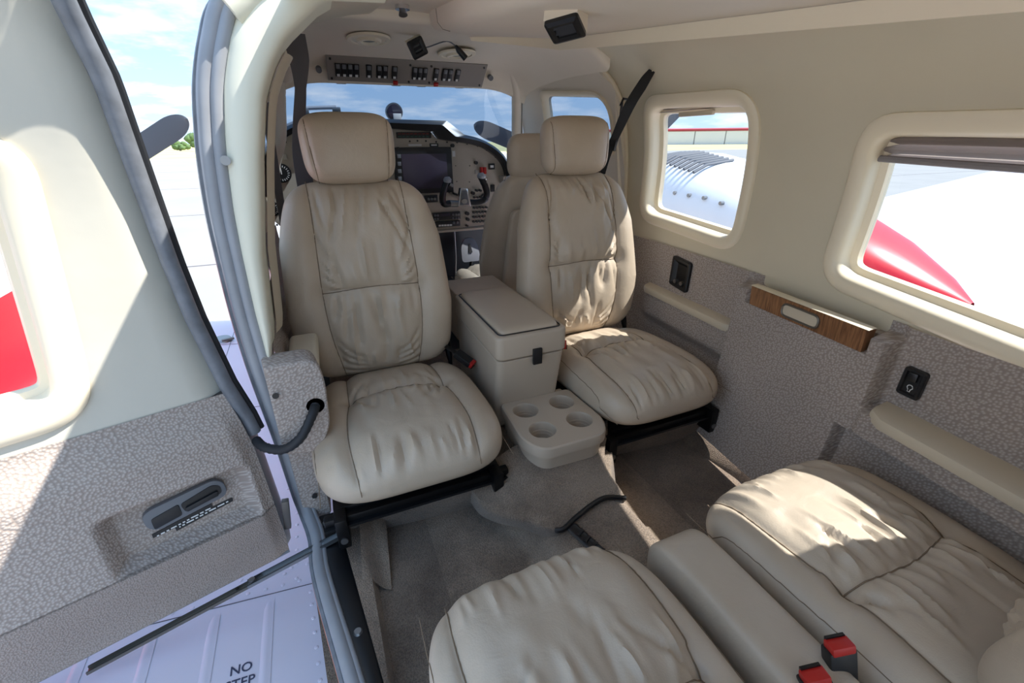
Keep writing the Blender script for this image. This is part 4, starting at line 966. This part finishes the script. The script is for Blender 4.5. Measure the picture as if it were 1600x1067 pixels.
# ------------------------------------------------------------------ cockpit: instrument panel
ip = thing('instrument_panel', 'taupe aircraft instrument panel under a black glareshield', 'instrument panel', (0, 2.2, .55))
YP = 2.20
def pz(px, py):     # panel drawing units to panel x, z
    return (-.046 + (px - 617) * (.00289 + 9.6e-7 * (px - 617)) - (py - 230) * .0002, .959 - (py - 230) * .00285 - (px - 617) * .00008)
top_l = [(415, 330), (413, 300), (416, 268), (430, 240), (455, 218), (485, 207)]
pts = [pz(*q) for q in top_l] + [pz(*q) for q in ((560, 203), (610, 203), (672, 206), (682, 216), (712, 217), (745, 224), (770, 236), (788, 252), (797, 275), (800, 330), (790, 352), (768, 357), (676, 363), (600, 364), (450, 364))]
MB().prism(pts, lambda a, b: (a, YP, b), lambda a, b: (a, YP + .02, b)).build('panel_plate', 'panel_face', ip)
gl = smooth_path([pz(409, 300), pz(411, 268), pz(424, 236), pz(450, 211), pz(485, 198), pz(540, 194), pz(580, 192)], 5) + [pz(600, 191), pz(694, 190), pz(697, 191), pz(722, 209)] + smooth_path([pz(722, 209), pz(748, 215), pz(774, 228), pz(792, 246), pz(801, 270), pz(803, 300)], 5)[1:]
gi = smooth_path([pz(417, 300), pz(420, 270), pz(432, 243), pz(456, 221), pz(487, 209), pz(540, 205), pz(580, 204)], 5) + [pz(600, 204), pz(670, 206), pz(675, 207), pz(683, 217)] + smooth_path([pz(683, 217), pz(742, 225), pz(768, 237), pz(785, 253), pz(793, 273), pz(796, 300)], 5)[1:]
rows = []
for (xo_, zo_), (xi, zi) in zip(gl, gi):
    rows.append([(xi, YP - .001, zi), (xi, YP - .040, zi + .001), ((xi * .4 + xo_ * .6), YP - .050, zi * .4 + zo_ * .6), (xo_, YP - .030, zo_), (xo_, YP + .03, zo_ - .004), (xo_ * .98, YP + .35, zo_ - .06)])
gs = MB().grid(rows).build('glareshield', 'black_satin', ip)
MB().tube([Vector((a, YP + .10, b - .008)) for a, b in gl[len(gl) - 26:]], .006, 8).build('deck_edge', 'deck_grey', gs)
MB().tube([Vector((a, YP + .06, b + .002)) for a, b in gl[:26]], .010, 8).build('deck_edge', 'deck_grey', gs)
def pbox(px0, py0, px1, py1, d0, d1, nm, mat, par=None, bev=.002):
    a, b = pz(px0, py1), pz(px1, py0); return MB().box(((a[0] + b[0]) / 2, YP - (d0 + d1) / 2, (a[1] + b[1]) / 2), (b[0] - a[0], d1 - d0, b[1] - a[1])).build(nm, mat, par or ip, bevel=bev)
def pknob(px, py, r, d, nm, mat, par=None, n=14):
    a = pz(px, py); return MB().cyl((a[0], YP - d / 2, a[1]), (0, 1, 0), r, d, n).build(nm, mat, par or ip)
mf = pbox(617, 228, 703, 301, 0, .022, 'display_bezel', 'black_plastic', None, .004)
pbox(628, 238, 695, 293, .021, .0235, 'display_screen', 'screen', mf, .001)
for k in range(5): pbox(619, 240 + k * 11, 624, 246 + k * 11, .021, .025, 'bezel_key', 'grey_plastic', mf, .0008)
for px, py in ((621, 231), (700, 231), (700, 298)): pknob(px, py, .004, .024, 'bezel_screw', 'screw', mf, 10)
an = pbox(620, 207, 673, 217, 0, .006, 'annunciator', 'black_plastic')
pbox(622, 208.5, 671, 211.5, .005, .0075, 'red_row', 'red_annun', an, 0); pbox(622, 212.5, 671, 215.5, .005, .0075, 'green_row', 'green_annun', an, 0)
for k in range(8): pbox(622 + 6.1 * k + 5.2, 208, 622 + 6.1 * k + 6.1, 216, .005, .009, 'divider', 'screw', an, 0)
rd = pbox(673, 331, 719, 345, 0, .016, 'radio', 'black_plastic'); pbox(686, 333.5, 702, 338, .015, .0175, 'radio_window', 'screen', rd, 0)
for px in (677, 681.5, 707, 712, 716): pknob(px, 336, .0055, .022, 'radio_knob', 'grey_plastic', rd, 10); pknob(px, 342, .0045, .022, 'radio_knob', 'grey_plastic', rd, 10)
rd2 = pbox(674, 346, 719, 357, 0, .016, 'transponder', 'black_plastic')
for k in range(5): pbox(683 + k * 4.6, 352, 686.6 + k * 4.6, 355, .015, .018, 'key', 'label_white', rd2, .0004)
for px in (708, 714): pknob(px, 349.5, .006, .024, 'knob', 'grey_plastic', rd2, 10)
ec = pbox(661, 303, 682, 315, 0, .010, 'switch_block', 'black_plastic')
for px in (667, 672, 677): pknob(px, 309, .006, .018, 'toggle', 'steel', ec, 8)
def gauge(px, py, r):
    a = pz(px, py); z0 = MB().cyl((a[0], YP - .006, a[1]), (0, 1, 0), r * 1.12, .012, 32).build('gauge_rim', 'black_satin', ip)
    MB().cyl((a[0], YP - .0125, a[1]), (0, 1, 0), r * .96, .002, 32).build('gauge_face', 'black_plastic', z0)
    for k in range(20):
        t = 2 * math.pi * k / 20; MB().box((a[0] + r * .80 * math.cos(t), YP - .014, a[1] + r * .80 * math.sin(t)), (r * .22, .0008, r * .07), Matrix.Rotation(-t, 3, 'Y')).build('tick', 'label_white', z0, smooth=False)
    MB().box((a[0], YP - .0145, a[1] + r * .25), (r * .09, .0008, r * .75)).build('needle', 'label_white', z0)
gauge(443, 268, .034); gauge(421, 318, .028); gauge(760, 309, .016)
pbox(434, 242, 442, 250, 0, .006, 'small_switch', 'black_plastic'); pbox(449, 242, 454, 250, 0, .010, 'small_switch', 'switch_light')
for px, py in ((640, 221), (652, 220), (665, 220), (681, 221), (698, 221), (714, 221), (730, 223), (747, 226), (762, 232), (777, 243), (785, 251), (790, 261), (440, 236), (455, 226), (424, 262), (421, 290), (425, 342), (712, 257), (735, 257), (714, 282), (735, 283)):
    pknob(px, py, .0042 if py < 256 or px < 500 else .0025, .004, 'panel_screw', 'screw', None, 8)
pknob(706, 226, .008, .02, 'dimmer_knob', 'black_plastic'); pknob(744, 252, .008, .02, 'dimmer_knob', 'black_plastic')
pbox(638, 224.5, 658, 228, 0, .003, 'nameplate', 'label_white', None, 0); npl = pbox(671, 223, 684, 228.5, 0, .004, 'registration_plate', 'black_plastic', None, 0)
pbox(673, 224.5, 682, 227, .0035, .005, 'plate_text', 'label_white', npl, 0)
pbox(707, 234, 711, 243, 0, .0015, 'notice', 'label_white', None, 0)
pbox(766, 253, 775, 263, 0, .012, 'hour_meter', 'black_plastic'); pbox(768, 256, 773, 260, .011, .0135, 'meter_window', 'label_white', None, 0)
for px in (752, 757): pbox(px, 259, px + 3.2, 270, 0, .022, 'toggle_guard', 'red_plastic', None, .001)
pbox(744, 264, 750, 270, 0, .004, 'legend_plate', 'switch_light', None, 0)
for j in range(4):
    for i in range(5):
        pknob(743 + i * 5.2, 326 + j * 8, .0058, .014, 'breaker', 'black_plastic', None, 10)
for i in range(5): pknob(743 + i * 5.2, 308.5, .0055, .014, 'breaker', 'black_plastic', None, 10)
for px, py, r in ((731, 335, .009), (732, 345, .008), (731, 356, .005), (740, 301, .008), (746, 297, .006), (752, 297, .006)): pknob(px, py, r, .024, 'rotary_knob', 'black_plastic')
pbox(771, 288, 777, 300, 0, .006, 'rocker', 'black_plastic')
pbox(785, 273, 797, 285, 0, .06, 'vent_box', 'panel_face')
rbox('lower_lip', (.0, YP - .004, pz(640, 363)[1] - .006), (1.0, .03, .012), 'panel_face', ip, .004)
# copilot control yoke
yk = thing('control_yoke', 'black and chrome control yoke on the copilot side', 'control yoke', (.25, 2.08, .74))
YY = 2.07; ky = .94
def yz(px, py): a = pz(px, py); return (-.408 + (a[0] + .408) * ky, .98 + (a[1] - .98) * ky)
def yp(px, py, d=0): a = yz(px, py); return Vector((a[0], YY - d, a[1]))
MB().tube([yp(722, 308, 0) + Vector((0, .0, 0)), yp(722, 308, -.14)], .014, 14).build('shaft', 'chrome', yk)
MB().prism(rpoly([yz(715, 323), yz(737, 323), yz(731, 293), yz(719, 292)], .006, 4), lambda a, b: (a, YY - .022, b), lambda a, b: (a, YY + .012, b)).build('hub', 'chrome', yk, bevel=.004)
MB().prism(rpoly([yz(718, 320), yz(733, 320), yz(729, 296), yz(721, 296)], .004, 4), lambda a, b: (a, YY - .0245, b), lambda a, b: (a, YY - .021, b)).build('hub_face', 'grey_plastic', yk, bevel=.001)
c_ = yp(725, 314, .026); MB().add([(c_.x + .014 * math.cos(a), c_.y, c_.z + .011 * math.sin(a)) for a in np.linspace(0, 2 * math.pi, 20, endpoint=False)], [tuple(range(20))]).build('badge', 'chrome', yk)
MB().tube([yp(716, 319), yp(703, 318)], .015, 12).build('chrome_sleeve', 'steel', yk)
MB().tube(smooth_path([yp(703, 318), yp(694, 318, .005), yp(690, 311, .01), yp(691, 298, .014), yp(695, 285, .018), yp(697, 279, .02)], 5), .0155, 12).build('grip', 'black_satin', yk)
MB().tube(smooth_path([yp(734, 316), yp(748, 317), yp(760, 314, .005), yp(764, 303, .01), yp(760, 290, .014), yp(754, 278, .018), yp(751, 273, .02)], 5), [.013] * 10 + [.0155] * 21, 12).build('grip', 'black_satin', yk)
for px, py, r in ((697, 278, .018), (752, 272, .019)):
    MB().tube([yp(px, py + 4, .02), yp(px, py, .022), yp(px - .5, py - 4, .022)], [r, r * 1.05, r * .6], 12).build('switch_head', 'frame_grey', yk)
MB().box(yp(703, 287, .024), (.018, .02, .014), Matrix.Rotation(.5, 3, 'Y')).build('trim_switch', 'steel', yk, bevel=.003)
MB().box(yp(757, 275, .024), (.024, .02, .014), Matrix.Rotation(.7, 3, 'Y')).build('trim_switch', 'chrome', yk, bevel=.003)
# rudder pedal
pd = thing('rudder_pedal', 'grey metal rudder pedal in the dark copilot footwell', 'pedal', (.36, 2.42, .35))
pp = rpoly([(.30, .345), (.412, .345), (.408, .43), (.385, .475), (.33, .475), (.304, .43)], .02, 4)
MB().prism(pp, lambda a, b: (a, 2.42 + (b - .4) * .3, b), lambda a, b: (a, 2.435 + (b - .4) * .3, b)).build('pedal_plate', 'louver_dark', pd, bevel=.003)
MB().prism(rpoly([(.345, .395), (.368, .395), (.360, .445), (.353, .445)], .006, 3), lambda a, b: (a, 2.415 + (b - .4) * .3, b), lambda a, b: (a, 2.425 + (b - .4) * .3, b)).build('pedal_slot', 'black_satin', pd)
MB().tube([(.356, 2.41, .35), (.356, 2.46, .23)], .010, 8).build('pedal_arm', 'black_metal', pd)
tag(MB().tube([(.235, 2.30, .56), (.245, 2.34, .40), (.25, 2.40, .24)], .004, 8).build('control_cable', 'steel'), 'thin cable hanging below the instrument panel', 'cable')
# compass on its stalk, windscreen wiper frame
cp = thing('compass', 'round magnetic compass on a stalk above the glareshield', 'compass', (-.03, 2.34, 1.07))
MB().cyl((-.010, 2.34, 1.108), (0, 1, 0), .038, .034, 24).build('compass_body', 'grey_plastic', cp); MB().cyl((-.010, 2.321, 1.108), (0, 1, 0), .031, .006, 24).build('compass_glass', 'screen', cp)
MB().box((-.002, 2.31, 1.085), (.036, .010, .030)).build('correction_card', 'label_white', cp, bevel=.001); MB().box((-.006, 2.34, 1.062), (.022, .02, .03)).build('stalk', 'grey_plastic', cp, bevel=.003)
ar = thing('windscreen_rail', 'grey metal hoop outside the windscreen above the near headrest', 'rail', (-.35, 2.75, 1.1))
MB().tube([(-.405, 2.62, 1.08), (-.405, 2.62, 1.125), (-.395, 2.62, 1.133), (-.245, 2.62, 1.140), (-.235, 2.62, 1.132), (-.235, 2.62, 1.08)], .010, 8).build('hoop', 'frame_grey', ar)
MB().box((-.395, 2.62, 1.12), (.045, .02, .03)).build('hoop_bracket', 'steel', ar, bevel=.004); MB().box((-.245, 2.62, 1.13), (.04, .02, .022)).build('hoop_bracket', 'steel', ar, bevel=.004)
# nose cowl under the windscreen
nose = tag(MB().grid([[(math.sin(a) * w_, Y, .55 + (math.cos(a)) * h_) for a in np.linspace(-1.6, 1.6, 24)] for Y, w_, h_ in ((2.36, .60, .36), (2.6, .60, .40), (3.0, .56, .38), (3.6, .45, .30), (3.9, .25, .16), (4.0, .02, .02))]).build('nose_cowl', 'white_paint'), 'white nose cowl ahead of the windscreen', 'nose cowl')

# ------------------------------------------------------------------ outside: wings, nacelles, propellers
def wing_z(ax_): return .100 + .110 * (ax_ - .55)
def airfoil(t): return -.16 * (1 - min(1, t / .16)) ** 2.2 - .10 * max(0, (t - .35) / .65) ** 1.6
def wing(sx, lab):
    t = thing('wing', lab, 'wing', (sx * 1.0, 1.6, 0)); g = []
    for ax_ in (.48, .7, 1.0, 1.6, 2.5, 4.0, 5.6, 6.0):
        row = []; c0, c1 = 2.86 - .03 * (ax_ - .5), .10 + .06 * (ax_ - .5)
        for k in np.linspace(0, 1, 36): row.append((sx * ax_, c0 + (c1 - c0) * k, wing_z(ax_) + airfoil(k)))
        row.append((sx * ax_, c0 - .3, wing_z(ax_) - .30)); g.append(row)
    MB().grid(g).build('upper_skin', 'wing_paint', t); return t
wl = wing(-1, 'white riveted wing surface below the open door'); wr_ = wing(1, 'white wing seen through the far cabin windows')
def wtop(x, Y):
    ax_ = abs(x); c0, c1 = 2.86 - .03 * (ax_ - .5), .10 + .06 * (ax_ - .5); return wing_z(ax_) + airfoil((c0 - Y) / (c0 - c1))
# panel joints, stiffener beads and rivets on the near wing
for pth in ([(-.52, .815), (-1.1, .822), (-2.0, .83)], [(-.60, 2.20), (-1.2, 2.20)], [(-.60, 1.60), (-1.2, 1.60)], [(-.90, 2.8), (-.88, 1.60)]):
    pp_ = resample(pth, .05, False); MB().tube([(x, Y, wtop(x, Y) + .0002) for x, Y in pp_], .0011, 5).build('skin_joint', 'panel_line', wl)
for x in (-.655, -.755, -.86, -.965, -1.07):
    MB().grid([[(x + dx_, Y, wtop(x, Y) + .0035 * math.cos(dx_ / .012 * math.pi / 2) ** 2 * min(1, (.80 - Y) / .03)) for dx_ in np.linspace(-.012, .012, 7)] for Y in np.linspace(.80, .30, 10)]).build('stiffener_bead', 'wing_paint', wl)
rv = MB(); spots = []
for x in np.arange(-.56, -1.5, -.034): spots += [(x, .832), (x - .017, .872)]
for Y in np.arange(.30, .80, .032): spots += [(-.520 - .08 * (Y - .5), Y), (-.552 - .07 * (Y - .5), Y + .016)]
for Y in np.arange(.84, 1.5, .04): spots += [(-.600, Y), (-.625, Y + .02)]
rm = None
for x, Y in spots:
    if rm is None:
        rm = MB().grid([[(r * math.cos(a), r * math.sin(a), h) for a in np.linspace(0, 2 * math.pi, 8, endpoint=False)] for r, h in ((.0042, 0), (.0036, .0012), (.0018, .0018), (.0002, .0019))], closev=True).build('rivet', 'wing_paint', wl); ro = rm
    else: ro = rm.copy(); COL.objects.link(ro)
    ro.location = (x, Y, wtop(x, Y)); ro.matrix_parent_inverse = Matrix.Translation(-Vector(wl.location))
fcap = thing('fuel_cap', 'small round metal filler cap on the wing beside the door post', 'cap', (-.93, 2.25, .08))
MB().cyl((-.93, 2.26, wtop(-.93, 2.26) + .004), (0, 0, 1), .045, .012, 20, .036).build('cap_disc', 'steel', fcap); MB().box((-.90, 2.235, wtop(-.9, 2.235) + .012), (.05, .014, .008), Matrix.Rotation(.3, 3, 'Z')).build('cap_tab', 'bronze_rail', fcap)
# NO STEP lettering
nz_ = Vector((0, 0, 1)); slope = .0
def deck_text(body, x, Y, size):
    xx = Vector((.02, 0, wtop(x + .01, Y) - wtop(x - .01, Y))).normalized(); yy = Vector((0, .02, wtop(x, Y + .01) - wtop(x, Y - .01))).normalized(); zz_ = xx.cross(yy)
    M = Matrix((xx, yy, zz_)).transposed().to_4x4(); M.translation = Vector((x, Y, wtop(x, Y))) + zz_ * .0008
    text_obj('no_step_lettering', body, size, 'deck_text', M, wl, .0002)
plain('deck_text', (62, 68, 92), .6)
deck_text('NO', -.694, .672, .024); deck_text('STEP', -.694, .646, .024)
def nacelle(sx, cx, lab, hubz, py, plen, ang, plab):
    t = thing('engine_nacelle', lab, 'nacelle', (cx, 1.7, .3))
    ys = [.70, .80, 1.0, 1.25, 1.6, 2.0, 2.35, 2.55, 2.62]; tops = [.46, .52, .62, .72, .85, .915, .90, .82, .76]; wds = [.02, .12, .24, .33, .40, .42, .40, .32, .22]; bots = [.40, .36, .28, .18, .05, .0, .05, .2, .42]
    def sec(i, off=0):
        c = (tops[i] + bots[i]) / 2; h = (tops[i] - bots[i]) / 2 + off; w_ = wds[i] + off
        return [(cx + w_ * math.copysign(abs(math.sin(a)) ** .75, math.sin(a)), ys[i], c + h * math.copysign(abs(math.cos(a)) ** .75, math.cos(a))) for a in np.linspace(0, 2 * math.pi, 40, endpoint=False)]
    body = MB().grid([sec(i) for i in range(3, 9)], closev=True).build('cowling', 'white_paint', t)
    MB().grid([sec(i) for i in range(0, 4)], closev=True).build('tail_fairing', 'red_paint', t)
    # stripe along the side
    MB().grid([[tuple(Vector(sec(i, .004)[k])) for k in (range(26, 32) if sx > 0 else range(9, 15))] for i in range(3, 8)]).build('side_stripe', 'red_paint', t)
    # louvres on top
    for k in range(12):
        Y = 1.78 + k * .034; zt_ = float(np.interp(Y, ys, tops))
        MB().tube([(cx - sx * .30, Y, zt_ - .045), (cx - sx * .22, Y, zt_ - .012), (cx - sx * .05, Y, zt_ + .006)], .008, 6).build('louvre', 'louver_dark', t)
    for k in range(9):
        f = k / 8; Y = 2.2 - .75 * f; ii = sec(3); zt_ = float(np.interp(Y, ys, tops)); w_ = float(np.interp(Y, ys, wds))
        MB().cyl((cx - sx * w_ * .86, Y, zt_ - .20 + .10 * f), (1, 0, 0), .009, .02, 8).build('fastener', 'steel', t)
    p = thing('propeller', plab, 'propeller', (cx if abs(cx) < 9 else cx, py, hubz))
    hub = Vector((cx, py, hubz))
    MB().tube([hub + Vector((0, -.05, 0)), hub + Vector((0, .0, 0)), hub + Vector((0, .14, 0)), hub + Vector((0, .24, 0))], [.13, .13, .09, .02], 18).build('spinner', 'white_paint', p)
    for kk in range(3):
        a = ang + kk * 2 * math.pi / 3; d = Vector((math.cos(a), 0, math.sin(a))); e_ = Vector((-math.sin(a), 0, math.cos(a))); rows = []
        for f in list(np.linspace(.10, .90, 18)) + [.92, .94, .955, .97, .98, .988, .994, .998, 1.0]:
            wd = .105 * min(1, .4 + f * 1.6) * (1 if f < .90 else max(.10, max(0, 1 - ((f - .90) / .10) ** 2) ** .5)); tw = 1.0 - .75 * f
            cd_ = e_ * math.cos(tw * .6) + Vector((0, 1, 0)) * math.sin(tw * .6); nn = Vector((0, 1, 0)) * math.cos(tw * .6) - e_ * math.sin(tw * .6)
            c = hub + d * plen * f; rows.append([list(c + cd_ * wd / 2), list(c + nn * .010), list(c - cd_ * wd / 2), list(c - nn * .010)])
        mbp = MB().grid(rows, closev=True); mbp.f.append(tuple(range(len(mbp.v) - 4, len(mbp.v)))); mbp.build('blade', 'prop_black', p)
    return t
nacelle(-1, -1.75, 'white engine nacelle with red stripe seen through the door window', .59, 2.72, .98, math.radians(30.5), 'dark propeller with its blade tip showing beyond the open door')
nacelle(1, 1.62, 'white engine nacelle with louvres and red tail seen through the far windows', .70, 2.95, 1.10, math.radians(180 - 20), 'dark propeller with one blade crossing the windscreen')

# ------------------------------------------------------------------ far background: hangar, trees
hg = thing('hangar', 'long white hangar with red roof edge seen through the far cabin window', 'hangar', (165, 147, GZ))
def hgp(u, w_, z): # along the facade
    return Vector((120 + 90 * u, 178 - 62 * u + w_, GZ + z))
fd = (hgp(1, 0, 0) - hgp(0, 0, 0)).normalized(); fn_ = Vector((-fd.y, fd.x, 0)) * -1
for k in range(9):
    a, b = hgp(k / 9 + .002, 0, 0), hgp((k + 1) / 9 - .002, 0, 0); MB().add([a, b, b + Vector((0, 0, 5.2)), a + Vector((0, 0, 5.2)), a - fn_ * .4, b - fn_ * .4, b - fn_ * .4 + Vector((0, 0, 5.2)), a - fn_ * .4 + Vector((0, 0, 5.2))], [(0, 1, 2, 3), (0, 4, 5, 1), (3, 2, 6, 7), (0, 3, 7, 4), (1, 5, 6, 2)]).build('door_panel', 'hangar_white', hg, smooth=False)
a, b = hgp(-.02, 0, 0), hgp(1.02, 0, 0)
MB().add([a - fn_ * .3, b - fn_ * .3, b - fn_ * .3 + Vector((0, 0, 5.4)), a - fn_ * .3 + Vector((0, 0, 5.4))], [(0, 1, 2, 3)]).build('wall', 'hangar_joint', hg, smooth=False)
MB().add([a + fn_ * .3 + Vector((0, 0, 5.3)), b + fn_ * .3 + Vector((0, 0, 5.3)), b + fn_ * .3 + Vector((0, 0, 6.0)), a + fn_ * .3 + Vector((0, 0, 6.0)), a - fn_ * 12 + Vector((0, 0, 6.6)), b - fn_ * 12 + Vector((0, 0, 6.6))], [(0, 1, 2, 3), (3, 2, 5, 4)]).build('roof_edge', 'hangar_red', hg, smooth=False)
def tree(x, Y, h, w_, lab, seed):
    rng = random.Random(seed); t = thing('tree', lab, 'tree', (x, Y, GZ), group='trees at the field edge'); mb = MB()
    for k in range(14):
        c = Vector((x + rng.uniform(-.6, .6) * w_, Y + rng.uniform(-.5, .5) * w_, GZ + h * rng.uniform(.35, .85))); r = w_ * rng.uniform(.3, .55)
        rows = [[(c.x + r * rng.uniform(.85, 1.1) * math.sin(p) * math.cos(a), c.y + r * math.sin(p) * math.sin(a), c.z + r * .8 * rng.uniform(.9, 1.1) * math.cos(p)) for a in np.linspace(0, 2 * math.pi, 9, endpoint=False)] for p in np.linspace(.05, 3.09, 7)]
        mb.grid(rows, closev=True)
    mb.build('crown', 'foliage', t); MB().tube([(x, Y, GZ), (x, Y, GZ + h * .5)], [.3, .2], 8).build('trunk', 'panel_line', t)
tree(-27, 150, 4.6, 2.6, 'bushy green tree at the right of the field, beyond the propeller blade', 1); tree(-21, 152, 4.2, 2.6, 'green tree half hidden behind the door post', 2); tree(-33, 158, 1.6, 1.3, 'small dark bush in the dry field', 3)
tree(-36, 175, 2.6, 2.6, 'lower green tree left of the bushy tree', 4)
lm = tag(MB().tube([(52, 110, GZ), (52, 110, 11.5)], [.22, .12], 8).build('lamp_mast', 'panel_line'), 'thin apron lamp mast seen through the copilot window', 'lamp mast')
for o in bpy.data.objects:
    if '_local' in o: del o['_local']
